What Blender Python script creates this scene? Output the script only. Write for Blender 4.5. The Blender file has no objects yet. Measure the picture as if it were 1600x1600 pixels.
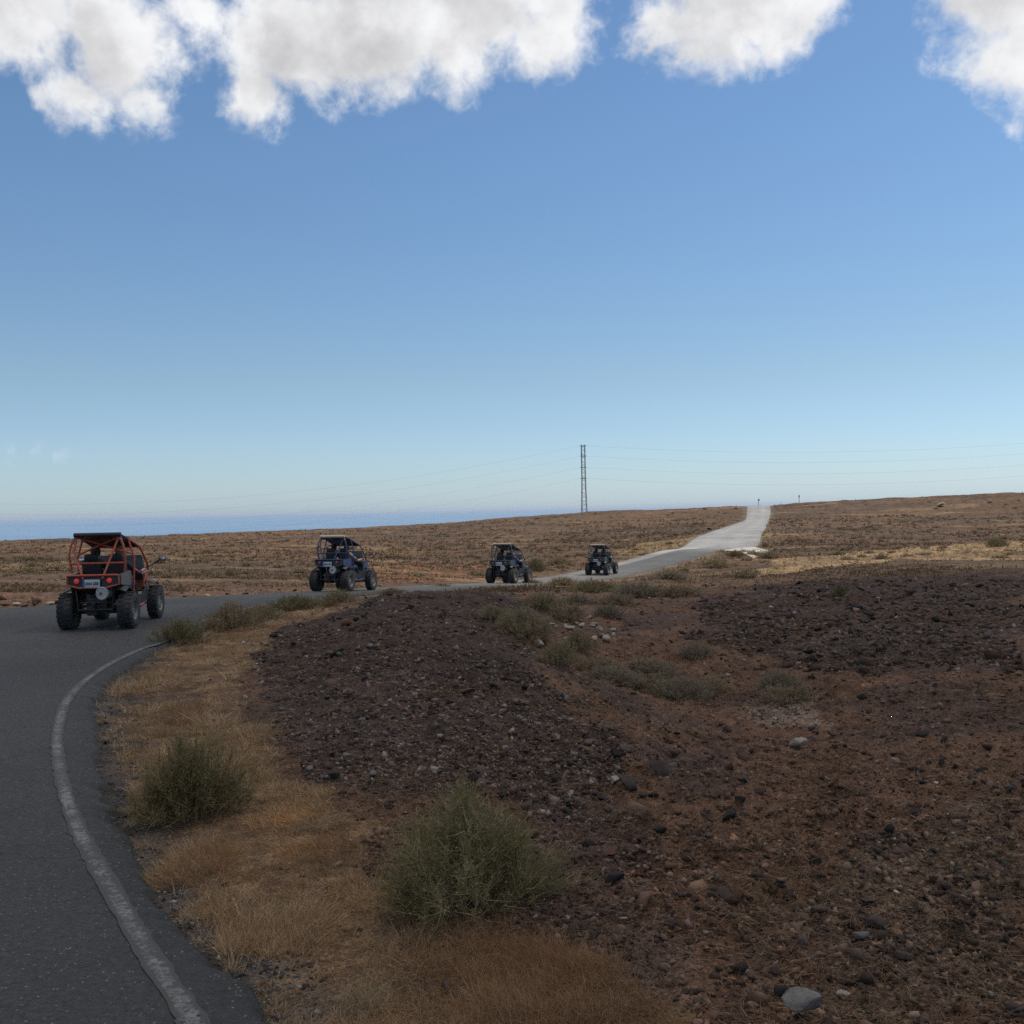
import bpy, bmesh, math, random
import numpy as np
from mathutils import Vector, Matrix, Euler, Quaternion

random.seed(7)
RNG = np.random.default_rng(11)
SC = bpy.context.scene
COL = SC.collection
R_ = math.radians

# ------------------------------------------------------------------ camera
FPX = 1605.0                     # focal length in pixels of the 1600 px photograph
EYE = 2.2                        # eye height above the near road
cam_d = bpy.data.cameras.new("camera")
cam = bpy.data.objects.new("camera", cam_d)
COL.objects.link(cam)
cam_d.sensor_width = 36.0
cam_d.lens = 36.0 * FPX / 1600.0
cam_d.clip_start = 0.05
cam_d.clip_end = 200000.0
CAMROT = Matrix.Rotation(R_(90 - 0.2), 3, 'X') @ Matrix.Rotation(R_(-1.12), 3, 'Z')
cam.matrix_world = Matrix.Translation((0, 0, EYE)) @ CAMROT.to_4x4()
SC.camera = cam

# ------------------------------------------------------------------ sun, exposure
SUN_AZ, SUN_EL = 62.0, 58.0      # degrees right of the view direction, above the horizon
SUN = Vector((math.sin(R_(SUN_AZ)) * math.cos(R_(SUN_EL)), math.cos(R_(SUN_AZ)) * math.cos(R_(SUN_EL)), math.sin(R_(SUN_EL))))
sun_d = bpy.data.lights.new("sun", 'SUN')
sun_d.energy = 3.4
sun_d.angle = R_(0.55)
sun_d.color = (1.0, 0.94, 0.86)
sun = bpy.data.objects.new("sun", sun_d)
sun.rotation_euler = (-SUN).to_track_quat('-Z', 'Y').to_euler()
sun.location = (30, 30, 60)
COL.objects.link(sun)
SC.view_settings.view_transform = 'Standard'
SC.view_settings.look = 'None'
SC.view_settings.exposure = 0.0
SC.view_settings.gamma = 1.0
SC.view_settings.use_curve_mapping = False
SC.cycles.use_denoising = False
SC.cycles.max_bounces = 6
SC.cycles.diffuse_bounces = 2
SC.cycles.glossy_bounces = 2
SC.cycles.transmission_bounces = 3
SC.cycles.volume_bounces = 0
SC.cycles.transparent_max_bounces = 6
SC.cycles.sample_clamp_indirect = 6.0


# ------------------------------------------------------------------ pixel helpers
def ray(u, v):
    d = CAMROT @ Vector(((u - 800.0) / FPX, -(v - 800.0) / FPX, -1.0))
    return d


def at(u, v, y):
    """the point on the pixel's ray at distance y ahead of the camera"""
    d = ray(u, v)
    return Vector((0, 0, EYE)) + d * (y / d.y)


# ------------------------------------------------------------------ node helper
class NT:
    def __init__(self, tree):
        self.t = tree
        tree.nodes.clear()

    def n(self, typ, **kw):
        nd = self.t.nodes.new(typ)
        for k, v in kw.items():
            setattr(nd, k, v)
        return nd

    def link(self, a, b):
        self.t.links.new(a, b)

    def put(self, sock, v):
        if hasattr(v, 'is_linked') or isinstance(v, bpy.types.NodeSocket):
            self.link(v, sock)
        else:
            sock.default_value = v

    def math(self, op, a, b=None, c=None, clamp=False):
        nd = self.n('ShaderNodeMath', operation=op, use_clamp=clamp)
        self.put(nd.inputs[0], a)
        if b is not None:
            self.put(nd.inputs[1], b)
        if c is not None:
            self.put(nd.inputs[2], c)
        return nd.outputs[0]

    def vmath(self, op, a, b=None):
        nd = self.n('ShaderNodeVectorMath', operation=op)
        self.put(nd.inputs[0], a)
        if b is not None:
            self.put(nd.inputs[1], b)
        return nd.outputs['Value'] if op in ('LENGTH', 'DOT_PRODUCT', 'DISTANCE') else nd.outputs[0]

    def noise(self, vec, scale, detail=4, rough=0.55, dist=0.0, lac=2.0):
        nd = self.n('ShaderNodeTexNoise')
        if vec is not None:
            self.link(vec, nd.inputs['Vector'])
        nd.inputs['Scale'].default_value = scale
        nd.inputs['Detail'].default_value = detail
        nd.inputs['Roughness'].default_value = rough
        nd.inputs['Distortion'].default_value = dist
        nd.inputs['Lacunarity'].default_value = lac
        return nd

    def ramp(self, fac, lo, hi, a=0.0, b=1.0, smooth=True):
        nd = self.n('ShaderNodeMapRange', interpolation_type='SMOOTHSTEP' if smooth else 'LINEAR')
        self.put(nd.inputs[0], fac)
        for i, x in enumerate((lo, hi, a, b)):
            nd.inputs[1 + i].default_value = x
        return nd.outputs[0]

    def mix(self, fac, a, b, blend='MIX'):
        nd = self.n('ShaderNodeMix', data_type='RGBA', blend_type=blend)
        self.put(nd.inputs[0], fac)
        self.put(nd.inputs[6], a)
        self.put(nd.inputs[7], b)
        return nd.outputs[2]


def c4(c):
    return (c[0], c[1], c[2], 1.0)


# ------------------------------------------------------------------ sky with clouds
def cloud_density():
    """how much cloud there is in a direction of the sky"""
    t = bpy.data.node_groups.new('cloud_density', 'ShaderNodeTree')
    t.interface.new_socket('Direction', in_out='INPUT', socket_type='NodeSocketVector')
    t.interface.new_socket('Density', in_out='OUTPUT', socket_type='NodeSocketFloat')
    g = NT(t)
    gi, go = g.n('NodeGroupInput'), g.n('NodeGroupOutput')
    D = g.vmath('NORMALIZE', gi.outputs[0])
    sep = g.n('ShaderNodeSeparateXYZ')
    g.link(D, sep.inputs[0])
    az = g.math('ARCTAN2', sep.outputs[0], sep.outputs[1])
    el = g.math('ARCSINE', sep.outputs[2])
    warp = g.noise(D, 9.0, 5, 0.6)
    wv = g.vmath('SUBTRACT', warp.outputs['Color'], (0.5, 0.5, 0.5))
    wv = g.vmath('MULTIPLY', wv, (0.09, 0.07, 0.0))
    cmb = g.n('ShaderNodeCombineXYZ')
    g.link(az, cmb.inputs[0])
    g.link(el, cmb.inputs[1])
    P = g.vmath('ADD', cmb.outputs[0], wv)
    blobs = [(40, 10, 110, 80), (190, 50, 95, 85), (225, 138, 48, 52), (115, 132, 48, 48),
             (300, 10, 60, 60), (440, 50, 120, 100), (408, 150, 66, 70), (475, 105, 85, 62), (580, 40, 150, 105), (730, 40, 120, 90),
             (835, 70, 75, 65), (850, -10, 80, 70), (1060, 20, 75, 60), (1160, 20, 120, 80), (1270, -5, 70, 50),
             (1090, 75, 60, 35), (1570, 0, 80, 90), (1600, 88, 92, 82), (1520, 105, 45, 30), (1605, 140, 45, 30),
             (640, -90, 300, 90), (1180, -90, 130, 90)]
    acc = None
    for (u, v, su, sv) in blobs:
        d = ray(u, v).normalized()
        a0, e0 = math.atan2(d.x, d.y), math.asin(d.z)
        q = g.vmath('SUBTRACT', P, (a0, e0, 0))
        q = g.vmath('MULTIPLY', q, (FPX / su, FPX / sv, 0))
        ln = g.vmath('LENGTH', q)
        m = g.math('SUBTRACT', 1.0, ln)
        m = g.math('MULTIPLY', m, min(su, sv) / 75.0)
        if acc is None:
            acc = m
        else:
            nd = g.n('ShaderNodeMath', operation='SMOOTH_MAX')
            g.link(acc, nd.inputs[0])
            g.link(m, nd.inputs[1])
            nd.inputs[2].default_value = 0.12
            acc = nd.outputs[0]
    # rest of the sky: unseen cumulus overhead thickened for fill light, none near horizon
    far = g.noise(D, 3.2, 6, 0.55)
    cov = g.math('MULTIPLY', g.math('SUBTRACT', far.outputs[0], 0.40), 5.0)
    gate = g.ramp(el, R_(27.5), R_(36), -2.0, 0.0)
    cov = g.math('ADD', cov, gate)
    side = g.ramp(g.math('ABSOLUTE', az), R_(27), R_(33), -3.0, 0.0)
    cov2 = g.math('ADD', g.math('MULTIPLY', g.math('SUBTRACT', far.outputs[0], 0.47), 5.0),
                  g.math('ADD', side, g.ramp(el, R_(14), R_(24), -2.0, 0.0)))
    cov = g.math('MAXIMUM', cov, cov2)
    acc = g.math('MAXIMUM', acc, cov)
    f1 = g.noise(D, 19.0, 9, 0.57, 0.25)
    f2 = g.noise(D, 60.0, 6, 0.62, 0.4)
    dens = g.math('ADD', acc, g.math('MULTIPLY', g.math('SUBTRACT', f1.outputs[0], 0.5), 1.75))
    dens = g.math('ADD', dens, g.math('MULTIPLY', g.math('SUBTRACT', f2.outputs[0], 0.5), 0.62))
    g.link(dens, go.inputs[0])
    return t


def make_world():
    w = bpy.data.worlds.new("World")
    SC.world = w
    w.use_nodes = True
    g = NT(w.node_tree)
    sky = g.n('ShaderNodeTexSky', sky_type='NISHITA')
    sky.sun_disc = False
    sky.sun_elevation = R_(SUN_EL)
    sky.sun_rotation = R_(SUN_AZ)
    sky.altitude = 100.0
    sky.air_density = 1.0
    sky.dust_density = 0.4
    sky.ozone_density = 2.0
    tc = g.n('ShaderNodeTexCoord')
    D = tc.outputs['Generated']
    sep = g.n('ShaderNodeSeparateXYZ')
    g.link(D, sep.inputs[0])
    az = g.math('ARCTAN2', sep.outputs[0], sep.outputs[1])
    el = g.math('ARCSINE', sep.outputs[2])
    cmb = g.n('ShaderNodeCombineXYZ')
    g.link(az, cmb.inputs[0])
    g.link(el, cmb.inputs[1])
    P = cmb.outputs[0]
    tree = cloud_density()

    def dens_at(off):
        q = g.n('ShaderNodeGroup')
        q.node_tree = tree
        g.link(g.vmath('ADD', D, off), q.inputs[0])
        return q.outputs[0]
    dens = dens_at((0, 0, 0))
    toward = (SUN.x * 0.030, 0.0, SUN.z * 0.030)
    dens2 = dens_at(toward)
    alpha = g.ramp(dens, -0.18, 0.55)
    tau = g.math('ADD', g.math('MULTIPLY', g.ramp(dens, 0.2, 2.2, 0.0, 2.0, False), 0.35), g.math('MULTIPLY', g.ramp(dens2, 0.0, 2.2, 0.0, 2.2, False), 0.55))
    lob = g.noise(D, 9.0, 7, 0.55)
    tau = g.math('MULTIPLY', tau, g.ramp(lob.outputs[0], 0.34, 0.66, 0.06, 1.7))
    lit = g.math('POWER', 2.718, g.math('MULTIPLY', tau, -1.0))
    ccol = g.mix(lit, c4((0.42, 0.42, 0.44)), c4((0.97, 0.975, 0.985)))
    f2 = g.noise(D, 60.0, 6, 0.6, 0.4)
    # thin high wisp low on the left
    d = ray(55, 712).normalized()
    q = g.vmath('MULTIPLY', g.vmath('SUBTRACT', P, (math.atan2(d.x, d.y), math.asin(d.z), 0)), (FPX / 60, FPX / 26, 0))
    wisp = g.math('MULTIPLY', g.ramp(g.vmath('LENGTH', q), 1.0, 0.2), g.ramp(f2.outputs[0], 0.45, 0.75, 0.0, 0.30))
    alpha = g.math('MAXIMUM', alpha, wisp)
    bg1 = g.n('ShaderNodeBackground')
    cr = g.n('ShaderNodeValToRGB')
    g.link(g.math('DIVIDE', el, R_(20)), cr.inputs[0])
    stops = [(0.0, (0.60, 0.79, 1.17)), (0.075, (0.615, 0.76, 1.01)), (0.35, (0.665, 0.745, 0.80)), (0.6, (0.665, 0.775, 0.84)), (0.95, (0.675, 0.81, 0.89))]
    while len(cr.color_ramp.elements) < len(stops):
        cr.color_ramp.elements.new(0.5)
    for e_, (p_, c_) in zip(cr.color_ramp.elements, stops):
        e_.position = p_
        e_.color = c4(c_)
    tint = g.mix(1.0, sky.outputs[0], cr.outputs[0], 'MULTIPLY')
    g.link(tint, bg1.inputs[0])
    bg1.inputs[1].default_value = 0.129
    bg2 = g.n('ShaderNodeBackground')
    g.link(ccol, bg2.inputs[0])
    bg2.inputs[1].default_value = 1.0
    mx = g.n('ShaderNodeMixShader')
    g.link(alpha, mx.inputs[0])
    g.link(bg1.outputs[0], mx.inputs[1])
    g.link(bg2.outputs[0], mx.inputs[2])
    out = g.n('ShaderNodeOutputWorld')
    g.link(mx.outputs[0], out.inputs[0])
    w.cycles.sampling_method = 'MANUAL'
    w.cycles.sample_map_resolution = 512


make_world()


# ------------------------------------------------------------------ materials
def principled(name, col, rough=0.6, metal=0.0, var=0.15, vscale=20.0, bump=0.0, bscale=80.0, emit=None, spec=0.5, coord='Object', dust=None):
    m = bpy.data.materials.new(name)
    m.use_nodes = True
    g = NT(m.node_tree)
    out = g.n('ShaderNodeOutputMaterial')
    b = g.n('ShaderNodeBsdfPrincipled')
    tc = g.n('ShaderNodeTexCoord')
    nz = g.noise(tc.outputs[coord], vscale, 5, 0.6)
    f = g.ramp(nz.outputs[0], 0.25, 0.75, 1 - var, 1 + var, smooth=False)
    cc = g.n('ShaderNodeCombineColor')
    for i in range(3):
        g.link(f, cc.inputs[i])
    colr = g.mix(1.0, c4(col), cc.outputs[0], 'MULTIPLY')
    if dust:
        dn = g.noise(tc.outputs[coord], vscale * 0.35, 6, 0.65)
        colr = g.mix(g.ramp(dn.outputs[0], 0.40, 0.75, 0.0, dust), colr, c4((0.22, 0.17, 0.12)))
    g.link(colr, b.inputs['Base Color'])
    b.inputs['Roughness'].default_value = rough
    b.inputs['Metallic'].default_value = metal
    b.inputs['Specular IOR Level'].default_value = spec
    if bump:
        bn = g.noise(tc.outputs[coord], bscale, 4, 0.6)
        bp = g.n('ShaderNodeBump')
        bp.inputs['Strength'].default_value = bump
        bp.inputs['Distance'].default_value = 0.02
        g.link(bn.outputs[0], bp.inputs['Height'])
        g.link(bp.outputs[0], b.inputs['Normal'])
    if emit:
        b.inputs['Emission Color'].default_value = c4(emit[0])
        b.inputs['Emission Strength'].default_value = emit[1]
    g.link(b.outputs[0], out.inputs[0])
    return m


def attr_mat(name, rough=0.85, vari=None, bump=None, translucent=0.0, spec=0.3, coord='Object'):
    """colour from the mesh attribute 'Col' with grain on top"""
    m = bpy.data.materials.new(name)
    m.use_nodes = True
    g = NT(m.node_tree)
    out = g.n('ShaderNodeOutputMaterial')
    b = g.n('ShaderNodeBsdfPrincipled')
    at_ = g.n('ShaderNodeAttribute', attribute_name='Col')
    colr = at_.outputs['Color']
    tc = g.n('ShaderNodeTexCoord')
    if vari:
        for (sc, amt, det) in vari:
            nz = g.noise(tc.outputs[coord], sc, det, 0.65)
            f = g.ramp(nz.outputs[0], 0.30, 0.70, 1 - amt, 1 + amt, smooth=False)
            cc = g.n('ShaderNodeCombineColor')
            for i in range(3):
                g.link(f, cc.inputs[i])
            colr = g.mix(1.0, colr, cc.outputs[0], 'MULTIPLY')
    g.link(colr, b.inputs['Base Color'])
    b.inputs['Roughness'].default_value = rough
    b.inputs['Specular IOR Level'].default_value = spec
    if bump:
        last = None
        for (sc, st, dist) in bump:
            bn = g.noise(tc.outputs[coord], sc, 5, 0.65)
            bp = g.n('ShaderNodeBump')
            bp.inputs['Strength'].default_value = st
            bp.inputs['Distance'].default_value = dist
            g.link(bn.outputs[0], bp.inputs['Height'])
            if last:
                g.link(last, bp.inputs['Normal'])
            last = bp.outputs[0]
        g.link(last, b.inputs['Normal'])
    if translucent:
        t = g.n('ShaderNodeBsdfTranslucent')
        g.link(colr, t.inputs[0])
        mx = g.n('ShaderNodeMixShader')
        mx.inputs[0].default_value = translucent
        g.link(b.outputs[0], mx.inputs[1])
        g.link(t.outputs[0], mx.inputs[2])
        g.link(mx.outputs[0], out.inputs[0])
    else:
        g.link(b.outputs[0], out.inputs[0])
    return m


# ------------------------------------------------------------------ mesh helpers
def np_obj(name, verts, faces, mat, parent=None, smooth=False, cols=None):
    """verts (n,3), faces (m,3|4) numpy arrays; cols per-vertex rgb"""
    verts = np.asarray(verts, dtype=np.float32)
    faces = np.asarray(faces, dtype=np.int32)
    me = bpy.data.meshes.new(name)
    k = faces.shape[1]
    me.vertices.add(len(verts))
    me.vertices.foreach_set('co', verts.ravel())
    me.loops.add(faces.size)
    me.loops.foreach_set('vertex_index', faces.ravel())
    me.polygons.add(len(faces))
    me.polygons.foreach_set('loop_start', np.arange(0, faces.size, k, dtype=np.int32))
    me.polygons.foreach_set('loop_total', np.full(len(faces), k, dtype=np.int32))
    if smooth:
        me.polygons.foreach_set('use_smooth', np.ones(len(faces), dtype=bool))
    if cols is not None:
        ca = me.color_attributes.new('Col', 'FLOAT_COLOR', 'POINT')
        rgba = np.ones((len(verts), 4), dtype=np.float32)
        rgba[:, :3] = cols
        ca.data.foreach_set('color', rgba.ravel())
    me.update(calc_edges=True)
    me.validate()
    if mat:
        me.materials.append(mat)
    o = bpy.data.objects.new(name, me)
    COL.objects.link(o)
    if parent:
        o.parent = parent
    return o


class MB:
    """collects shapes and links them as ONE mesh object"""

    def __init__(self):
        self.v, self.f = [], []

    def add(self, v, f):
        o = len(self.v)
        self.v += [tuple(p) for p in v]
        self.f += [tuple(i + o for i in q) for q in f]
        return self

    def box(self, c, s, rot=None, bev=0.0):
        bm = bmesh.new()
        bmesh.ops.create_cube(bm, size=1.0)
        for q in bm.verts:
            q.co = Vector((q.co.x * s[0], q.co.y * s[1], q.co.z * s[2]))
        if bev:
            bmesh.ops.bevel(bm, geom=bm.edges[:], offset=bev, segments=2, affect='EDGES', profile=0.6)
        M = (Euler(rot).to_matrix() if rot else Matrix.Identity(3))
        bm.verts.index_update()
        vs = [M @ q.co + Vector(c) for q in bm.verts]
        fs = [[q.index for q in f.verts] for f in bm.faces]
        bm.free()
        return self.add(vs, fs)

    def tube(self, pts, r, n=8, caps=True, closed=False):
        pts = [Vector(p) for p in pts]
        m = len(pts)
        rs = r if isinstance(r, (list, tuple)) else [r] * m
        vs, fs = [], []
        nrm = None
        for i, p in enumerate(pts):
            a = pts[i - 1] if (i > 0 or closed) else pts[i]
            b = pts[(i + 1) % m] if (i < m - 1 or closed) else pts[i]
            t = (b - a).normalized()
            if nrm is None:
                nrm = t.orthogonal().normalized()
            else:
                nrm = (nrm - t * nrm.dot(t))
                nrm = nrm.normalized() if nrm.length > 1e-6 else t.orthogonal().normalized()
            bn = t.cross(nrm)
            for k in range(n):
                an = 2 * math.pi * k / n
                vs.append(p + (nrm * math.cos(an) + bn * math.sin(an)) * rs[i])
        last = m if closed else m - 1
        for i in range(last):
            j = (i + 1) % m
            for k in range(n):
                k2 = (k + 1) % n
                fs.append((i * n + k, i * n + k2, j * n + k2, j * n + k))
        if caps and not closed:
            fs.append(tuple(range(n - 1, -1, -1)))
            fs.append(tuple((m - 1) * n + k for k in range(n)))
        return self.add(vs, fs)

    def lathe(self, prof, c, axis='X', n=28):
        """prof: (radius, along-axis) pairs; closed ends when radius is 0"""
        vs, fs = [], []
        for (r, h) in prof:
            for k in range(n):
                a = 2 * math.pi * k / n
                x, y, z = h, r * math.cos(a), r * math.sin(a)
                if axis == 'Y':
                    x, y, z = r * math.cos(a), h, r * math.sin(a)
                elif axis == 'Z':
                    x, y, z = r * math.cos(a), r * math.sin(a), h
                vs.append((c[0] + x, c[1] + y, c[2] + z))
        for i in range(len(prof) - 1):
            for k in range(n):
                k2 = (k + 1) % n
                fs.append((i * n + k, i * n + k2, (i + 1) * n + k2, (i + 1) * n + k))
        return self.add(vs, fs)

    def prism(self, poly, axis_pts):
        """poly: list of 3-vectors; extruded by the vector axis_pts"""
        n = len(poly)
        a = [Vector(p) for p in poly]
        b = [p + Vector(axis_pts) for p in a]
        fs = [tuple(range(n - 1, -1, -1)), tuple(range(n, 2 * n))]
        for i in range(n):
            j = (i + 1) % n
            fs.append((i, j, n + j, n + i))
        return self.add(a + b, fs)

    def build(self, name, mat, parent=None, smooth=True, angle=35):
        me = bpy.data.meshes.new(name)
        me.from_pydata(self.v, [], self.f)
        me.update()
        bm = bmesh.new()
        bm.from_mesh(me)
        bmesh.ops.recalc_face_normals(bm, faces=bm.faces[:])
        bm.to_mesh(me)
        bm.free()
        if smooth:
            me.polygons.foreach_set('use_smooth', np.ones(len(me.polygons), dtype=bool))
            me.set_sharp_from_angle(angle=R_(angle))
        if mat:
            me.materials.append(mat)
        o = bpy.data.objects.new(name, me)
        COL.objects.link(o)
        if parent:
            o.parent = parent
        return o


def tag(o, label=None, cat=None, group=None, kind=None):
    if label:
        o['label'] = label
    if cat:
        o['category'] = cat
    if group:
        o['group'] = group
    if kind:
        o['kind'] = kind
    return o


def thing(name, label, cat, loc=(0, 0, 0), rz=0.0, group=None):
    o = bpy.data.objects.new(name, None)
    o.empty_display_size = 0.2
    COL.objects.link(o)
    o.location = loc
    o.rotation_euler = (0, 0, rz)
    return tag(o, label, cat, group)


# ------------------------------------------------------------------ noise
def _h(ix, iy, seed):
    x = (ix.astype(np.int64) * 374761393 + iy.astype(np.int64) * 668265263 + seed * 974634277) & 0xFFFFFFFF
    x = ((x ^ (x >> 13)) * 1274126177) & 0xFFFFFFFF
    x = x ^ (x >> 16)
    return (x & 0xFFFFFF) / float(0xFFFFFF)


def vnoise(x, y, seed=0):
    xi, yi = np.floor(x), np.floor(y)
    fx, fy = x - xi, y - yi
    fx = fx * fx * fx * (fx * (fx * 6 - 15) + 10)
    fy = fy * fy * fy * (fy * (fy * 6 - 15) + 10)
    a, b = _h(xi, yi, seed), _h(xi + 1, yi, seed)
    c, d = _h(xi, yi + 1, seed), _h(xi + 1, yi + 1, seed)
    return (a * (1 - fx) + b * fx) * (1 - fy) + (c * (1 - fx) + d * fx) * fy


def fbm(x, y, oct=4, seed=0, gain=0.5):
    s, a, t = 0.0, 1.0, 0.0
    for i in range(oct):
        s = s + a * vnoise(x * 2 ** i + 17.3 * i, y * 2 ** i - 9.1 * i, seed + i)
        t += a
        a *= gain
    return s / t - 0.5


def sstep(a, b, x):
    t = np.clip((x - a) / (b - a), 0, 1)
    return t * t * (3 - 2 * t)


# ------------------------------------------------------------------ the road's course
def zc(z):
    return z + EYE


def px_xz(u, v, y):
    p = at(u, v, y)
    return (p.x, p.y, p.z)


RIGHT = [(8.0, -8.0), (3.5, -2.5), (0.6, 2.2), (-1.16, 4.57), (-2.16, 6.0), (-2.82, 7.25), (-3.64, 8.98), (-4.92, 12.05), (-5.44, 13.85),
         (-5.8, 16.1), (-6.0, 19), (-5.9, 22), (-5.3, 27), (-4.4, 31), (-3.2, 35), (-1.2, 41), (1.2, 48), (3.6, 54), (6.2, 60),
         (9.5, 68), (13.5, 78), (18.0, 90)]
LEFT = [(3.0, -11.0), (-1.5, -5), (-4.5, 0.5), (-6.5, 3.2), (-8, 6), (-9.2, 8), (-10.4, 10), (-12.2, 13.2), (-13, 16),
        (-13.4, 18.5), (-13.6, 21), (-13.4, 24), (-11.6, 27.2), (-9.6, 31), (-7.7, 35.4), (-5.1, 41.2), (-2.4, 48.5), (0.2, 55.3),
        (2.8, 62), (5.6, 70), (9.2, 80), (13.4, 92)]
ZR = [-2.2, -2.2, -2.2, -2.2, -2.2, -2.2, -2.2, -2.2, -2.2, -2.2, -2.2, -2.22, -2.31, -2.50, -2.77, -3.08, -3.55, -3.88, -4.10, -4.16, -4.13, -4.05]
for (ul, ur, v, y) in [(1064, 1180, 855, 98), (1094, 1190, 836, 114), (1146, 1199, 819, 150), (1164, 1202, 812, 190), (1167, 1204, 801, 215),
                       (1168, 1203, 790.5, 240)]:
    pl, pr = at(ul, v, y), at(ur, v, y)
    LEFT.append((pl.x, y))
    RIGHT.append((pr.x, y))
    ZR.append((pl.z + pr.z) / 2 - EYE)
LEFT += [(70.0, 300.0), (96.0, 400.0)]
RIGHT += [(75.0, 300.0), (101.0, 400.0)]
ZR += [-3.2, -8.5]
LEFT, RIGHT, ZR = np.array(LEFT), np.array(RIGHT), np.array(ZR) + EYE


def catmull(P, n):
    P = np.asarray(P, float)
    if P.ndim == 1:
        P = P[:, None]
    Q = np.vstack([2 * P[0] - P[1], P, 2 * P[-1] - P[-2]])
    out = []
    for i in range(1, len(Q) - 2):
        t = np.linspace(0, 1, n, endpoint=False)[:, None]
        a, b, c, d = Q[i - 1], Q[i], Q[i + 1], Q[i + 2]
        out.append(0.5 * ((2 * b) + (-a + c) * t + (2 * a - 5 * b + 4 * c - d) * t ** 2 + (-a + 3 * b - 3 * c + d) * t ** 3))
    out.append(Q[-2:-1])
    return np.vstack(out)


NS = 14
RL, RR, RZ = catmull(LEFT, NS), catmull(RIGHT, NS), catmull(ZR, NS)[:, 0]
RC = (RL + RR) / 2
RHW = np.linalg.norm(RR - RL, axis=1) / 2
RSP = np.maximum(0.6, np.linalg.norm(np.gradient(RC, axis=0), axis=1) * 1.1)


def road_dist(x, y):
    """signed distance outside the road edge (negative on the road), road height there, index"""
    x, y = np.asarray(x, float).ravel(), np.asarray(y, float).ravel()
    dist = np.full(x.shape, 1e9)
    zr = np.zeros(x.shape)
    idx = np.zeros(x.shape, int)
    # far from the road a coarse look is enough
    C = RC[::5]
    near = np.zeros(len(x), bool)
    for s in range(0, len(x), 50000):
        d2 = (x[s:s + 50000, None] - C[:, 0]) ** 2 + (y[s:s + 50000, None] - C[:, 1]) ** 2
        k = d2.argmin(1) * 5
        dm = np.sqrt(d2.min(1))
        dist[s:s + 50000] = dm - RHW[k]
        zr[s:s + 50000] = RZ[k]
        idx[s:s + 50000] = k
        near[s:s + 50000] = dm < RHW[k] + 6 + 2.5 * RSP[k]
    sel = np.flatnonzero(near)
    A, B = RL, RR
    ab = B - A
    L2 = (ab ** 2).sum(1)
    for s in range(0, len(sel), 20000):
        q = sel[s:s + 20000]
        X, Y = x[q, None], y[q, None]
        t = ((X - A[:, 0]) * ab[:, 0] + (Y - A[:, 1]) * ab[:, 1]) / L2
        tc = np.clip(t, 0, 1)
        d2 = (X - A[:, 0] - tc * ab[:, 0]) ** 2 + (Y - A[:, 1] - tc * ab[:, 1]) ** 2
        k = d2.argmin(1)
        r = np.arange(len(k))
        tt = t[r, k]
        inside = -np.minimum(tt, 1 - tt) * np.sqrt(L2[k])
        dd = np.sqrt(d2[r, k])
        dist[q] = np.where((tt > 0) & (tt < 1), np.where(dd > RSP[k], dd, inside), dd)
        zr[q] = RZ[k]
        idx[q] = k
    return dist, zr, idx


# ------------------------------------------------------------------ terrain height
CTRL = []
for (u, v, y) in [  # mound of purple gravel
        (380, 1030, 16), (560, 950, 21.5), (640, 938, 22.5), (700, 932, 23), (770, 932, 23.5), (560, 1050, 12.9), (700, 1100, 10.7), (700, 1000, 15.6), (640, 1120, 10.3), (830, 1040, 13.0), (800, 965, 19.5),
        # gully: lip, bed, far bank
        (880, 1065, 12.9), (1000, 1112, 12.1), (1150, 1148, 11.0), (1300, 1170, 10.4),
        (905, 990, 23), (940, 945, 31), (1010, 1080, 16.2), (1130, 1100, 15.2), (1250, 1125, 13.9), (860, 918, 37), (970, 925, 39), (1050, 915, 46),
        (1060, 990, 22), (1160, 1030, 18.3), (1250, 1045, 17.0),
        # near right ground
        (1000, 1200, 9.0), (1300, 1200, 9.0), (1600, 1200, 9.0), (1300, 1400, 5.8), (900, 1500, 5.0), (1600, 1500, 5.0),
        # dark lava ground on the right
        (1330, 1062, 15.3), (1420, 1075, 13.9), (1550, 1090, 13.2), (1200, 1000, 20), (1400, 1000, 19), (1600, 1010, 18.0), (1150, 940, 30), (1280, 912, 34), (1450, 908, 36),
        (1600, 905, 36), (1300, 884, 56), (1450, 876, 62), (1600, 872, 62), (1200, 870, 78), (1420, 858, 82), (1600, 852, 88),
        (1300, 835, 130), (1450, 820, 150), (1600, 815, 150), (1300, 805, 195), (1600, 792, 200),
        (1300, 784.5, 240), (1450, 779, 240), (1600, 772, 240), (1240, 788, 240), (1150, 791, 240),
        # field left of the road
        (0, 925, 34), (0, 895, 50), (0, 870, 85), (0, 855, 140), (0, 845, 230), (200, 900, 48), (200, 868, 90), (190, 852, 140), (190, 839, 230), (380, 832, 230),
        (400, 890, 58), (400, 862, 100), (400, 846, 150), (560, 826, 235), (600, 882, 72), (600, 852, 120), (640, 838, 165), (700, 818, 238), (800, 872, 92), (800, 842, 145), (800, 809, 240),
        (910, 850, 118), (910, 825, 175), (910, 802, 240), (1000, 840, 130), (1040, 815, 190), (1040, 796, 240)]:
    if y >= 228:      # the ridge: same distance in every direction
        y = 241.0 / math.hypot(1.0, (u - 800) / FPX)
    p = at(u, v, y)
    CTRL.append((p.x, p.y, p.z))
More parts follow.
